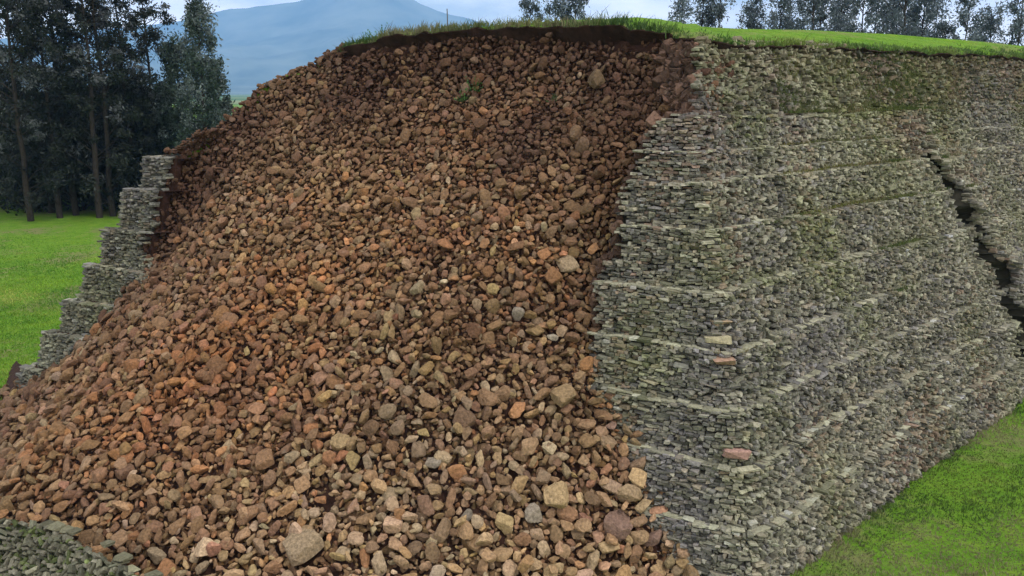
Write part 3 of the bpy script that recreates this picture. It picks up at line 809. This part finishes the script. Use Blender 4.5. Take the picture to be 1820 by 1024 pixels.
# ------------------------------------------------------------------ blades of grass
def blades(name, base, nrm_up, h, width, tint, parent=None, lean=0.45, per=3):
    n = len(base) * per
    b = np.repeat(base, per, 0) + np.concatenate([rng.normal(0, 0.35, (n, 2)) * np.repeat(h, per)[:, None] * 0.8, np.zeros((n, 1))], 1)
    hh = np.repeat(h, per) * rng.uniform(0.6, 1.25, n); ww = width * rng.uniform(0.7, 1.3, n)
    a = rng.uniform(0, 6.28, n); t = np.stack([np.cos(a), np.sin(a), 0 * a], -1); ln = np.stack([rng.normal(0, lean, n), rng.normal(0, lean, n), 0 * a], -1)
    up = UP[None]
    v0 = b - t * ww[:, None] / 2; v1 = b + t * ww[:, None] / 2
    m = b + (up * 0.55 + ln * 0.35) * hh[:, None]; v2 = m + t * ww[:, None] * 0.38; v3 = m - t * ww[:, None] * 0.38
    v4 = b + (up * 0.95 + ln) * hh[:, None]
    V = np.stack([v0, v1, v2, v3, v4], 1).reshape(-1, 3); o = (np.arange(n) * 5)[:, None]
    Q = np.array([[0, 1, 2, 3]]) + o; T = np.array([[3, 2, 4]]) + o
    tt = np.repeat(np.repeat(tint, per, 0) * np.exp(rng.normal(0, 0.18, n))[:, None], 5, 0)
    return mesh_obj(name, V, [Q, T], M_BLADE, parent, tt)
def grass_tint(P, n):
    g = np.array([.085, .140, .028]); y = np.array([.14, .18, .034]); d = np.array([.040, .09, .014]); br = np.array([.23, .195, .115])
    f = np.clip(0.5 + 0.5 * N3(P, 1.3) + rng.normal(0, .25, n), 0, 1)[:, None]
    t = d * (1 - f) + g * f; k = np.clip(N4(P, 1.0) + rng.normal(0, .2, n), 0, 1)[:, None] * 0.7; t = t * (1 - k) + y * k
    pq = 0
    for (a_, b_, sa, sb, w_) in ((1655, 965, 75, 55, 1.0), (1805, 935, 60, 45, .9), (1560, 1010, 60, 30, .5), (1755, 1010, 60, 30, .6), (30, 690, 70, 45, .8), (100, 600, 60, 20, .35), (1500, 975, 40, 30, .3)):
        x_, y_, _ = project(P); pq = pq + w_ * np.exp(-((x_ - a_) / sa) ** 2 - ((y_ - b_) / sb) ** 2)
    bb = np.clip(N5(P, 1.6) * 0.9 - 0.38 + pq * 1.9 + .7 * np.exp(-(((P - C0) @ N_R) / .35) ** 2) * (P[:, 2] < 1) + rng.normal(0, .22, n), 0, 0.92)[:, None]
    return t * (1 - bb) + br * bb

# ground sheets
def _gz(x, y): return np.zeros_like(x)
gx = np.concatenate([[-9000, -3000, -900, -400], np.arange(-180, 181, 6), [400, 900, 3000, 9000]]); gy = np.concatenate([[-40], np.arange(-6, 260, 6), [320, 500, 900]])
X_, Y_ = np.meshgrid(gx, gy); Zz = np.where((np.abs(X_) < 200) & (Y_ > 38), 0.12 * np.sin(X_ * .07) * np.sin(Y_ * .05), 0)
g = mesh_obj('ground', np.stack([X_.ravel(), Y_.ravel(), Zz.ravel()], -1), [grid_faces(len(gy), len(gx))], M_TURF, smooth=True)
tag(g, 'bright green mown turf around the pyramid', None, kind='structure')
gx2 = np.linspace(-12500, 12500, 40); gy2 = np.array([900, 1500, 2500, 4000, 10200.]); X_, Y_ = np.meshgrid(gx2, gy2)
g2 = mesh_obj('farmland', np.stack([X_.ravel(), Y_.ravel(), 0 * X_.ravel()], -1), [grid_faces(len(gy2), len(gx2))], M_FARM)
tag(g2, 'distant patchwork of pale fields', None, kind='structure')

# foreground grass on the right
n = 190000; P = np.stack([rng.uniform(2, 34, n), rng.uniform(14, 46, n), np.zeros(n)], -1)
outside = (P - C0) @ N_R > -0.05 ; px_, py_, d_ = project(P)
P = P[outside & (px_ < 2500) & (px_ > 1050) & (py_ < 1300) & (py_ > 500)]
P = P[rng.random(len(P)) < np.clip(26 / np.linalg.norm(P[:, :2], axis=1), 0.3, 1) * np.clip((34 - P[:, 0]) / 12, 0, 1) * np.clip((46 - P[:, 1]) / 10, 0, 1)]
tg = grass_tint(P, len(P)); h = 0.055 * np.exp(rng.normal(0, .35, len(P))) * (1 + 0.9 * (np.abs((P - C0) @ N_R) < 0.3)) * np.exp(.35 * N2(P, .5))
gr = blades('grass', P, None, h, 0.016, tg); tag(gr, 'short green turf blades at the foot of the right-hand wall', 'grass', kind='stuff')
# left field, sparser and coarser
n = 150000; P = np.stack([rng.uniform(-62, -16, n), rng.uniform(26, 80, n), np.zeros(n)], -1); px_, py_, _ = project(P)
P = P[(px_ > -900) & (px_ < 300) & (rng.random(len(P)) < np.clip((P[:, 0] + 62) / 24, 0, 1) * np.clip((80 - P[:, 1]) / 30, 0, 1)) & ((P - C0) @ N_R < 0) ]
P = P[((P - C0) @ EU > 29.2)]
tg = grass_tint(P, len(P)) * np.array([1.6, 2.0, .8]); gl = blades('grass', P, None, 0.09 * np.exp(rng.normal(0, .3, len(P))), 0.035, tg)
tag(gl, 'bright green meadow blades left of the pyramid', 'grass', kind='stuff')
# weedy gravel patch at the lower left
n = 16000; P = np.stack([rng.uniform(-16, -2, n), rng.uniform(12, 26, n), np.zeros(n)], -1)
U_ = (P - C0) @ EU; W_ = (P - C0) @ N_F; toe = bil(U_, 0 * U_); ok = (W_ > toe + 0.1) & (rng.random(n) < np.clip(0.25 + (W_ - toe) * 0.3, 0, 0.8)); P = P[ok]
tg = grass_tint(P, len(P)) * 0.5 + np.array([.05, .06, .03]) * .6
gw = blades('grass', P, None, 0.06 * np.exp(rng.normal(0, .4, len(P))), 0.014, tg, per=2); tag(gw, 'sparse grey-green weeds in the gravel below the rubble', 'grass', kind='stuff')
# gravel: small stones spread in front of the fan
n = 34000; P = np.stack([rng.uniform(-24, 0, n), rng.uniform(11, 27, n), np.zeros(n)], -1)
U_ = (P - C0) @ EU; W_ = (P - C0) @ N_F; toe = bil(U_, 0 * U_); px_, py_, _ = project(P)
ok = (W_ > toe - 0.3) & (px_ < 520) & (px_ > -700) & (py_ < 1300); P = P[ok]; n = len(P)
gs = np.clip(0.085 * np.exp(rng.normal(0, .4, n)), .03, .24); Bq = rand_rot(n, rng); vq = rng.integers(0, 28, n)
RP1, RF1 = rock_protos(28, 1, 13)
V = np.einsum('nij,nvj->nvi', Bq, RP1[vq]) * gs[:, None, None] + (P + UP * (gs * 0.15)[:, None])[:, None]
gt = np.array([[.15, .155, .11], [.11, .12, .075], [.19, .185, .14], [.10, .12, .05]])[rng.integers(0, 4, n)] * np.exp(rng.normal(0, .2, n))[:, None]
gv = mesh_obj('gravel', V.reshape(-1, 3), [(RF1[None] + (np.arange(n) * RP1.shape[1])[:, None, None]).reshape(-1, 3)], M_RUB, None, np.repeat(gt, RP1.shape[1], 0), True)
tag(gv, 'grey-green gravel spread in front of the rubble fan', 'gravel', kind='stuff')
M_DIRT = plain_mat('mossy_dirt', [(0.3, (0.035, 0.04, 0.025)), (0.7, (0.10, 0.11, 0.07))], 3)
pts = [Pf(uq, float(bil(np.array([uq]), np.array([0.0]))[0]) - 0.8, 0.004) for uq in np.linspace(31, 7, 40)]; pts2 = [Pf(uq + 2, 11.0, 0.004) for uq in np.linspace(31, 7, 40)]
gd = mesh_obj('gravel_path', np.array(pts + pts2), [grid_faces(2, 40)], M_DIRT); tag(gd, 'mossy gravelly ground below the rubble', None, kind='structure')

# low mossy wall stub at the very front left
def atz(px, py, z):
    r_ = ray(px, py); return np.array([0, 0, EYE]) + r_ * (z - EYE) / r_[2]
SZ = 0.95
stub_pts = np.array([atz(-330, 925, SZ), atz(-120, 922, SZ), atz(0, 928, SZ), atz(60, 932, SZ), atz(105, 948, SZ), atz(170, 986, SZ), atz(245, 1026, SZ), atz(310, 1080, SZ), atz(360, 1150, SZ)])
seg = np.linalg.norm(np.diff(stub_pts, axis=0), axis=1); sl_ = np.concatenate([[0], np.cumsum(seg)])
def stub_path(s_, drop):
    s_ = np.asarray(s_, float); P_ = np.stack([np.interp(s_, sl_, stub_pts[:, i]) for i in range(3)], -1)
    a_ = np.stack([np.interp(s_ - .4, sl_, stub_pts[:, i]) for i in range(3)], -1); b_ = np.stack([np.interp(s_ + .4, sl_, stub_pts[:, i]) for i in range(3)], -1)
    T_ = b_ - a_; T_ /= np.linalg.norm(T_, axis=1)[:, None]; N_ = np.cross(T_, UP); N_[N_[:, 1] > 0] *= -1
    P_ = P_ + N_ * (drop * 0.9)[:, None]; P_[:, 2] = SZ - drop; return P_, N_, T_
Cs = []
for dr in np.arange(0.02, 1.0, 0.075):
    ln = np.clip(np.exp(rng.normal(math.log(.15), .4, 150)), .06, .4); q_ = np.cumsum(ln); q_ = q_[q_ < sl_[-1]]
    P_, N_, T_ = stub_path(q_, np.full(len(q_), dr)); n_ = len(q_)
    nn = N_ * .75 + UP * .66; uu_ = np.cross(nn, T_); uu_[uu_[:, 2] < 0] *= -1
    P_ = P_ + nn * rng.normal(0, .05, n_)[:, None] + UP * rng.normal(0, .03, n_)[:, None]; Rt = axis_rot(nn, rng.normal(0, .9, n_))
    Cs.append((P_, np.einsum('nij,nj->ni', Rt, T_), nn, np.einsum('nij,nj->ni', Rt, uu_), np.stack([ln[:n_], rng.uniform(.12, .22, n_), rng.uniform(.05, .11, n_)], -1)))
Cs = [np.concatenate(x) for x in zip(*Cs)]
tt_ = np.array([[.13, .125, .085], [.09, .09, .06], [.16, .15, .11], [.09, .11, .04]])[rng.integers(0, 4, len(Cs[0]))] * np.exp(rng.normal(0, .25, len(Cs[0])))[:, None]
stub = empty('wall_stub', (0, 0, 0)); tag(stub, 'low mossy grey wall stub at the foot of the rubble, crossing the lower left corner', 'wall')
stones_mesh('facing', *Cs, tt_, M_WALL, stub, .2)
q_ = np.arange(0.1, sl_[-1], .3); P_, N_, T_ = stub_path(q_, np.full(len(q_), -.03)); n_ = len(q_)
keep_ = rng.random(n_) < .55; P_, N_, T_ = P_[keep_], N_[keep_], T_[keep_]; n_ = len(P_)
stones_mesh('coping', P_ - N_ * .1 + rng.normal(0, .08, (n_, 3)), T_, N_, np.tile(UP, (n_, 1)), np.stack([rng.uniform(.2, .4, n_), rng.uniform(.25, .35, n_), rng.uniform(.05, .1, n_)], -1), np.array([[.11, .105, .065]]) * np.exp(rng.normal(0, .4, n_))[:, None], M_WALL, stub, .15)
rows__ = [stub_path(np.linspace(0, sl_[-1], 60), np.full(60, dd_))[0] - UP * o_ for dd_, o_ in ((-.45, 1.6), (0, .06), (0.5, .09), (1.1, .09))]
mesh_obj('fill', np.vstack(rows__), [grid_faces(4, 60)], M_DIRT, stub)
q_ = rng.uniform(0, sl_[-1], 3500); P_, _, _ = stub_path(q_, rng.uniform(0.1, 1, 3500)); m_ = N5(P_, .6) + rng.normal(0, .4, 3500) > -.1
gg = blades('grass', P_[m_], None, .06 * np.ones(m_.sum()), .013, grass_tint(P_[m_], m_.sum()) * .8, per=3); tag(gg, 'grass tufts rooted in the low mossy wall stub', 'grass', kind='stuff')

# grass on the turf top, along its broken edge and on the ledges (part of the mound's own growth: stuff)
Pt = []
d_cam = TE[(TE[:, 1] < 75)]
for rep in range(34):
    f_ = abs(rng.normal(0, 0.05, len(d_cam)))[:, None] * (rep > 8) ; Q = d_cam * (1 - f_) + cen * f_; dd = np.linalg.norm((d_cam - Q)[:, :2], axis=1)
    Q[:, 2] = d_cam[:, 2] * (1 - f_[:, 0]) + 13.9 * f_[:, 0] + 0.95 * (1 - np.exp(-dd / 4.5)) * np.clip((d_cam[:, 2] - 13.0) / 0.6, 0.05, 1) - 0.02
    Q[:, :2] += rng.normal(0, .12, (len(Q), 2)) * (rep > 8); Pt.append(Q)
Pt = np.vstack(Pt)
px_, py_, _ = project(Pt); Pt = Pt[(px_ < 1900) & (px_ > 600)]; px_, py_, _ = project(Pt)
hh = 0.13 * np.exp(rng.normal(0, .35, len(Pt))) * np.where(px_ < 1200, 1.5, 0.9) * np.interp(Pt[:, 2], [9, 12, 13.5], [0.2, 0.7, 1])
gt = blades('grass', Pt, None, hh, 0.03, grass_tint(Pt, len(Pt)) * np.where(px_ > 1180, 1.15, 0.8)[:, None], per=3)
tag(gt, 'tufty green grass growing on the top of the pyramid', 'grass', kind='stuff')
# wall tufts on ledges and worn courses
L = []
def path_multi(s, d):
    A_ = [right_path([a_], float(b_)) for a_, b_ in zip(s, d)]
    return np.array([q[0][0] for q in A_]), np.array([q[1][0] for q in A_])
for k in range(2, 10):
    s = rng.uniform(-2 if k < 9 else 4, 38, 2500 if k < 8 else 5000); d = course_off(min(k, 8), TZ[k + 1]) + rng.uniform(-0.06, 0.18, len(s))
    if k >= 9: d = SL * TZ[k + 1] + rng.uniform(0, .2, len(s))
    if k == 8: d = SL * TZ[9] - 0.22 + rng.uniform(0.0, .25, len(s))
    Pq, Nq = path_multi(s, d); Pq[:, 2] = TZ[k + 1] + 0.05 * N2(Pq, 1.2); o_, g_ = crack(Pq); Pq += Nq * (bulge(Pq) + o_)[:, None]
    g_ = np.where((Pq - C0) @ EU > 2.0, 1, g_)
    lim = 0.25 if k < 8 else (-1.2 if k == 8 else -0.55)
    m = (N5(Pq, 1.6) * .6 + 1.6 * green_spots(Pq) + rng.normal(0, .2, len(s)) > max(lim, .1) + (0 if k > 4 else .35)) & (g_ < .2); L.append(Pq[m])
for k in (9, 10):   # scattered on the slumped face
    s = rng.uniform(5, 40, 9000); zq = rng.uniform(TZ[k], TZ[k + 1], len(s)); Pq, Nq = right_path(s, 0.0)
    Pq = Pq - Nq * 0; Pq = np.array(Pq); 
    S_ = np.array([right_path([a_], float(SL * b_))[0][0] for a_, b_ in zip(s, zq)]); S_[:, 2] = zq; S_ += Nq * (bulge(S_) + 0.08)[:, None]
    m = N5(S_, 1.2) * .6 + 1.3 * green_spots(S_) + rng.normal(0, .3, len(s)) > 0.35; L.append(S_[m])
Lp = np.vstack(L); tf = blades('grass', Lp, None, 0.09 * np.exp(rng.normal(0, .35, len(Lp))), 0.018, grass_tint(Lp, len(Lp)) * np.array([1.15, .85, 1.1]), per=3)
tag(tf, 'grass and weeds rooted in the ledges of the right-hand wall', 'grass', kind='stuff')

# weeds rooted in the slope and bushes on the rim
def weed(name, pos, h, nleaf, label, tint, spread=0.5):
    o = empty(name, tuple(pos)); tag(o, label, 'plant')
    b = np.zeros((nleaf, 3)); a_ = rng.uniform(0, 6.28, nleaf); el = rng.uniform(0.35, 1.45, nleaf); L_ = h * rng.uniform(.5, 1, nleaf)
    d = np.stack([np.cos(a_) * np.cos(el) * spread * 2, np.sin(a_) * np.cos(el) * spread * 2, np.sin(el)], -1)
    # stems
    t = np.stack([-np.sin(a_), np.cos(a_), 0 * a_], -1) * 0.006
    tip = d * L_[:, None]
    V = np.stack([b - t, b + t, tip + t * .4, tip - t * .4], 1).reshape(-1, 3); F = np.array([[0, 1, 2, 3]]) + (np.arange(nleaf) * 4)[:, None]
    mesh_obj('stem', V, [F], M_BLADE, o, np.tile(np.array(tint) * .8, (len(V), 1)))
    m = nleaf * 5; c = np.repeat(tip, 5, 0) * rng.uniform(.35, 1.05, (m, 1)); Rr = rand_rot(m, rng); ll = h * 0.13 * rng.uniform(.6, 1.4, m)
    q = np.array([[-.5, 0, 0], [0, .28, .05], [.5, 0, 0], [0, -.28, .05]]); V = np.einsum('nij,vj->nvi', Rr, q) * ll[:, None, None] + c[:, None]
    mesh_obj('foliage', V.reshape(-1, 3), [np.array([[0, 1, 2, 3]]) + (np.arange(m) * 4)[:, None]], M_BLADE, o, np.repeat(np.array(tint) * np.exp(rng.normal(0, .25, m))[:, None], 4, 0))
    return o
for px0, py0, h0, lb, tn in ((842, 158, .75, 'dark green weed clump near the top of the rubble slope', (.05, .12, .03)),
                            (822, 172, .5, 'smaller weed clump left of and below the darker clump high on the slope', (.07, .15, .04)),
                            (985, 175, .4, 'low olive weed in the hollow at the top right of the slope', (.05, .09, .03))):
    _, _, Q = hit(px0, py0 + 10); weed('weed', Q, h0, 26, lb, tn)
for px0, u0, h0, lb in ((645, 17.6, .5, 'small bushy weed on the sod edge, left one of two against the mountain'), (682, 16.9, .62, 'rounder weed on the sod edge, right one of two against the mountain'), (615, 18.5, .3, 'low weed at the left end of the sod edge')):
    zt = float(ztop(u0)); w0 = float(wsurf(np.array([u0]), np.array([zt]))[0]); weed('weed', Pf(u0, w0 - 0.15, zt + 0.02), h0, 24, lb, (.06, .15, .04), .6)

# thin stake on the top
def tube(P, r0, r1, seg=6):
    P = np.asarray(P, float); n = len(P); rr = np.linspace(r0, r1, n); V = []
    for i in range(n):
        d = P[min(i + 1, n - 1)] - P[max(i - 1, 0)]; d /= np.linalg.norm(d) + 1e-9
        a_ = np.cross(d, [0.3, 1, 0.1]); a_ /= np.linalg.norm(a_) + 1e-9; b_ = np.cross(d, a_)
        an = np.arange(seg) * 2 * math.pi / seg; V.append(P[i] + (np.multiply.outer(np.cos(an), a_) + np.multiply.outer(np.sin(an), b_)) * rr[i])
    return np.vstack(V), ring_faces(n, seg)
u0 = 14.2; zt = float(ztop(u0)); sp = Pf(u0, -8.6, zt)
V, F = tube([(0, 0, -0.2), (0.01, 0, .4), (0.0, 0.01, .85)], .022, .018)
st = mesh_obj('stake', V, [F], M_WOOD); st.location = sp; tag(st, 'thin wooden stake on the grassy rim against the mountain', 'stake')

# ------------------------------------------------------------------ trees
def build_tree(name, H, crown0, rad, nclump, nleaf, leaf, tints, seed, shape, trunk_r=0.22, clump_r=0.9, flat=0.75):
    """a thing: trunk (with limbs) and crown"""
    r = np.random.default_rng(seed); o = empty(name)
    zs = np.linspace(0, H * 0.97, 9); bend = np.cumsum(r.normal(0, 0.22, (9, 2)), 0) * 0.6; bend -= bend[0]
    tp = np.column_stack([bend, zs]); V, F = tube(tp, trunk_r, 0.035, 7); Vs, Fs = [V], [F]; off = len(V)
    cl = []
    for i in range(nclump):
        t = r.random() ** 0.9; zc = crown0 + (H - crown0) * t; a_ = r.uniform(0, 6.28); rr = rad * shape(t) * math.sqrt(r.uniform(0.08, 1.0))
        base = np.array([np.interp(zc - 0.8 - rr * 0.5, zs, tp[:, 0]), np.interp(zc - 0.8 - rr * .5, zs, tp[:, 1]), max(zc - 0.8 - rr * .5, crown0 * 0.6)])
        c = np.array([np.interp(zc, zs, tp[:, 0]) + math.cos(a_) * rr, np.interp(zc, zs, tp[:, 1]) + math.sin(a_) * rr, zc]); cl.append(c)
        if i % 2 == 0:
            mid = (base + c) / 2 + r.normal(0, .15, 3); V, F = tube([base, mid, c], 0.055, 0.012, 4); Vs.append(V); Fs.append(F + off); off += len(V)
    mesh_obj('trunk', np.vstack(Vs), [np.vstack(Fs)], M_BARK, o, smooth=True)
    cl = np.array(cl); m = nclump * nleaf
    sc = clump_r * r.uniform(0.5, 1.25, nclump)
    g_ = r.normal(size=(m, 3)) * 0.45; g_[:, 2] *= flat
    c = np.repeat(cl, nleaf, 0) + g_ * np.repeat(sc, nleaf)[:, None]
    Rr = rand_rot(m, r); ll = leaf * r.uniform(.5, 1.4, m); q = np.array([[-.5, 0, 0], [0, .2, .04], [.5, 0, 0], [0, -.2, .04]])
    V = np.einsum('nij,vj->nvi', Rr, q) * ll[:, None, None] + c[:, None]
    tn = np.array(tints)[r.integers(0, len(tints), nclump)]; tt = np.repeat(tn, nleaf, 0) * np.exp(r.normal(0, .25, m))[:, None]
    mesh_obj('crown', V.reshape(-1, 3), [np.array([[0, 1, 2, 3]]) + (np.arange(m) * 4)[:, None]], M_LEAF, o, np.repeat(tt, 4, 0))
    return o
def copy_tree(src, loc, rz, sc):
    c = src.copy(); COL.objects.link(c); c.location = loc; c.rotation_euler = (0, 0, rz); c.scale = sc
    for ch in src.children:
        d = ch.copy(); COL.objects.link(d); d.parent = c
    return c
dense = lambda t: 0.55 + 0.75 * math.sin(math.pi * min(1, t * 0.9 + 0.12)) * 0.6
col_ = lambda t: 0.35 + 0.9 * math.sin(math.pi * (0.12 + 0.83 * t)) * 0.75
cone = lambda t: 1.05 - 0.85 * t
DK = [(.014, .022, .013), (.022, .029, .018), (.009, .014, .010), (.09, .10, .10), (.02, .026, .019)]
BL = [(.075, .10, .11), (.10, .13, .14), (.055, .075, .08), (.15, .185, .20)]
GN = [(.04, .065, .045), (.06, .085, .07), (.03, .05, .035), (.13, .16, .15)]
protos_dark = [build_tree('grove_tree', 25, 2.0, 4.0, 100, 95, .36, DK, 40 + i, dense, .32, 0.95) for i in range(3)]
protos_blue = [build_tree('rim_tree', 22, 4, 2.0, 78, 85, .32, BL, 60 + i, col_, .2, .75, 1.2) for i in range(4)]
used = set()
def place(protos, i, px0, D, H0, Hs, label, cat, group, rz=None, xy=1.0):
    rr = ray(px0, 164); rr = rr / rr[1]; loc = (rr[0] * D, D, 0.0); p = protos[i % len(protos)]; s = Hs / H0; rz = random.uniform(0, 6.28) if rz is None else rz
    if p.name in used: o = copy_tree(p, loc, rz, (s * xy, s * xy, s))
    else: used.add(p.name); p.location = loc; p.rotation_euler[2] = rz; p.scale = (s * xy, s * xy, s); o = p
    tag(o, label, cat, group); return o
ORDN = ['leftmost', 'second', 'third', 'fourth', 'fifth', 'sixth', 'seventh', 'eighth', 'ninth', 'tenth', 'eleventh', 'twelfth', 'thirteenth', 'fourteenth', 'fifteenth', 'sixteenth', 'seventeenth', 'eighteenth']
front = [(28, 84, 25), (68, 90, 27), (82, 86, 24), (112, 88, 26), (155, 86, 26), (180, 87, 25), (228, 90, 24), (262, 93, 23)]
for i, (a_, D, Hh) in enumerate(front):
    place(protos_dark, i, a_, D, 25, Hh, ('leftmost tall dark tree at the front of the left grove' if i == 0 else '%s tall dark tree from the left at the front of the left grove' % ORDN[i]), 'tree', 'tall dark trees of the left grove')
for i, (a_, D, Hh) in enumerate([(-60, 96, 24), (-130, 92, 25), (-210, 96, 23), (5, 100, 16), (50, 104, 17), (100, 102, 15), (140, 100, 17), (200, 103, 16), (240, 106, 17), (20, 118, 17), (130, 118, 16), (215, 120, 16)]):
    place(protos_dark, i + 1, a_, D, 25, Hh, 'dark tree in the rear rows of the left grove, half hidden by trunks and crowns', 'tree', 'rear trees of the left grove')
# the paler tree standing free at the right of the grove
for k_, (a_, D, Hh, sd_, lb) in enumerate([(352, 84, 20.8, 81, 'feathery grey-green tree standing alone right of the dark grove, before the mountain'), (318, 92, 17.0, 82, 'shorter grey-green tree between the dark grove and the feathery tree'), (385, 88, 15.0, 83, 'small slim tree right of the feathery tree, before the mountain')]):
    o = build_tree('feathery_tree', Hh, 3.5, 3.0 if k_ == 0 else 2.2, 120, 110, .34, GN, sd_, cone if k_ != 1 else col_, .18, .7, 1.4)
    rr = ray(a_, 164); rr = rr / rr[1]; o.location = (rr[0] * D, D, 0); tag(o, lb, 'tree', 'paler trees right of the grove')
# dark understorey bushes behind the trunks
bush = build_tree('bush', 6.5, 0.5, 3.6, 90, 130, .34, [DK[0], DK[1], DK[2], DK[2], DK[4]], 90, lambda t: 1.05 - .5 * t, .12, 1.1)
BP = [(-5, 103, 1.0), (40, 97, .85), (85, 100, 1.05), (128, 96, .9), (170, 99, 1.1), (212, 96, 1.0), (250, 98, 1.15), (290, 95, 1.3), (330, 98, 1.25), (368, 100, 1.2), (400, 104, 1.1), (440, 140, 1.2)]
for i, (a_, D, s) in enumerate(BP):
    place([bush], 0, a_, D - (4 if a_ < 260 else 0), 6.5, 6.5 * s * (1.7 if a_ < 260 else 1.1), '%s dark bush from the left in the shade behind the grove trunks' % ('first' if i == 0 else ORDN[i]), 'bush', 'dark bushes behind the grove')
# trees behind the pyramid's top, pale and airy
RT = [(945, 96, 21), (985, 92, 22.5), (1022, 94, 22.5), (1212, 88, 21.5), (1236, 92, 23), (1276, 90, 22), (1318, 94, 21.5), (1378, 90, 22.5), (1402, 93, 22), (1442, 88, 23), (1478, 92, 22.5),
      (1520, 88, 23), (1566, 92, 22.5), (1602, 88, 23.5), (1632, 94, 22.5), (1700, 88, 21.0), (1678, 92, 18.5), (1460, 100, 23), (1545, 101, 23.5), (1585, 100, 24), (1655, 101, 22.5), (1725, 99, 20), (1500, 103, 24), (1752, 92, 20.2), (1800, 88, 21.5), (1825, 92, 22.5)]
RT.sort(key=lambda q: q[0]); ORDX = ORDN + ['nineteenth', 'twentieth', 'twenty-first', 'twenty-second', 'twenty-third', 'twenty-fourth', 'twenty-fifth', 'twenty-sixth']
for i, (a_, D, Hh) in enumerate(RT):
    place(protos_blue, i, a_, D, 22, Hh, '%s of the airy blue-green trees behind the grassy top' % ('leftmost' if i == 0 else ('%s from left' % ORDX[i])), 'tree', 'airy trees behind the grassy top', xy=0.95)

# pale low buildings glimpsed through the grove
def house(px0, D, w_, d_, h_, label):
    rr = ray(px0, 164); rr = rr / rr[1]; o = empty('low_building', (rr[0] * D, D, 0), 0.1); tag(o, label, 'building')
    V = np.array([(x, y, zz) for zz in (0, h_) for y in (0, d_) for x in (-w_/2, w_/2)]); F = [[0, 1, 5, 4], [1, 3, 7, 5], [3, 2, 6, 7], [2, 0, 4, 6]]
    V = np.vstack([V, [[-w_/2, d_/2, h_ + 1.6], [w_/2, d_/2, h_ + 1.6]]]); mesh_obj('wall', V, [np.array(F), np.array([[4, 6, 8], [5, 9, 7]])], M_PLASTER, o)
    e = .5; V = np.array([(-w_/2-e, -e, h_-.1), (w_/2+e, -e, h_-.1), (w_/2+e, d_/2, h_+1.75), (-w_/2-e, d_/2, h_+1.75), (-w_/2-e, d_+e, h_-.1), (w_/2+e, d_+e, h_-.1)])
    V = np.vstack([V, V + [0, 0, .12]]); mesh_obj('roof', V, [np.array([[0, 1, 2, 3], [3, 2, 5, 4], [6, 7, 8, 9], [9, 8, 11, 10], [0, 1, 7, 6], [4, 5, 11, 10]])], M_ROOF, o)
    for k_ in (-.3, .25):
        x = w_ * k_; V = np.array([(x-.7, -.03, 1), (x+.7, -.03, 1), (x+.7, -.03, 2.1), (x-.7, -.03, 2.1)]); mesh_obj('window', V, [np.array([[0, 1, 2, 3]])], M_CORE, o)
house(48, 340, 16, 9, 3.6, 'white low building glimpsed between the grove trunks, left one')
house(120, 360, 13, 8, 3.4, 'white low building glimpsed between the grove trunks, right one')

# ------------------------------------------------------------------ mountain
PXM = [-1500, -600, -200, 100, 310, 390, 440, 480, 560, 600, 640, 665, 690, 720, 760, 800, 840, 900, 1000, 1150, 1400, 1900, 3000]
ELM = [20, 35, 60, 95, 112, 125, 138, 141, 150, 164, 179, 184, 181, 168, 144, 131, 121, 103, 74, 44, 26, 18, 13]
cols = np.linspace(-1400, 2900, 300); rows_ = np.linspace(0, 1, 46); VV = []
for t in rows_:
    D = 5200 + 4800 * t
    fx = (cols - 910) / FPX / math.cos(PITCH); ridge = np.interp(cols, PXM, ELM) / FPX * 10000 * np.cos(0) / math.cos(PITCH) * 0.99
    prof = (0.25 * t + 0.75 * t ** 2.2)
    P = np.stack([fx * D, np.full(len(cols), D), ridge * prof], -1)
    nn = N1(P, 650) * 0.5 + N2(P, 240) * 0.25 + N3(P, 100) * 0.1
    P[:, 2] += nn * 150 * math.sin(math.pi * min(t, 1)) ** 0.7 * np.clip(ridge / 500, .15, 1) + 6 * t * N4(P, 60); P[:, 2] += 4 * t
    VV.append(P)
back = VV[-1].copy(); back[:, 1] += 300; back[:, 2] = -5; VV.append(back); VV[0][:, 2] = -2
mt = mesh_obj('mountain', np.vstack(VV), [grid_faces(len(VV), len(cols))], M_MOUNT, smooth=True)
tag(mt, 'blue hazy volcanic mountain beyond the fields', None, kind='structure')

# ------------------------------------------------------------------ haze
hb = 10350.0
V = np.array([(x, y, zz) for zz in (-30, 1350) for y in (-400, hb) for x in (-hb * 1.25, hb * 1.25)]) * 1.0
hz = bpy.data.meshes.new('haze'); hz.from_pydata([tuple(v) for v in V], [], [(0, 2, 3, 1), (4, 5, 7, 6), (0, 1, 5, 4), (1, 3, 7, 5), (3, 2, 6, 7), (2, 0, 4, 6)])
ho = bpy.data.objects.new('haze', hz); COL.objects.link(ho); tag(ho, 'thin blue haze filling the air towards the mountain', 'haze', kind='stuff')
mh = bpy.data.materials.new('haze_air'); mh.use_nodes = True; nn_ = mh.node_tree; nn_.nodes.clear()
out = nn_.nodes.new('ShaderNodeOutputMaterial'); pv = nn_.nodes.new('ShaderNodeVolumePrincipled')
pv.inputs['Color'].default_value = (0.30, 0.57, 1.0, 1); pv.inputs['Density'].default_value = 1.1e-4; pv.inputs['Anisotropy'].default_value = -0.15
nn_.links.new(pv.outputs['Volume'], out.inputs['Volume']); hz.materials.append(mh)
print('rubble stones', len(u), 'individuals', len(idxs))
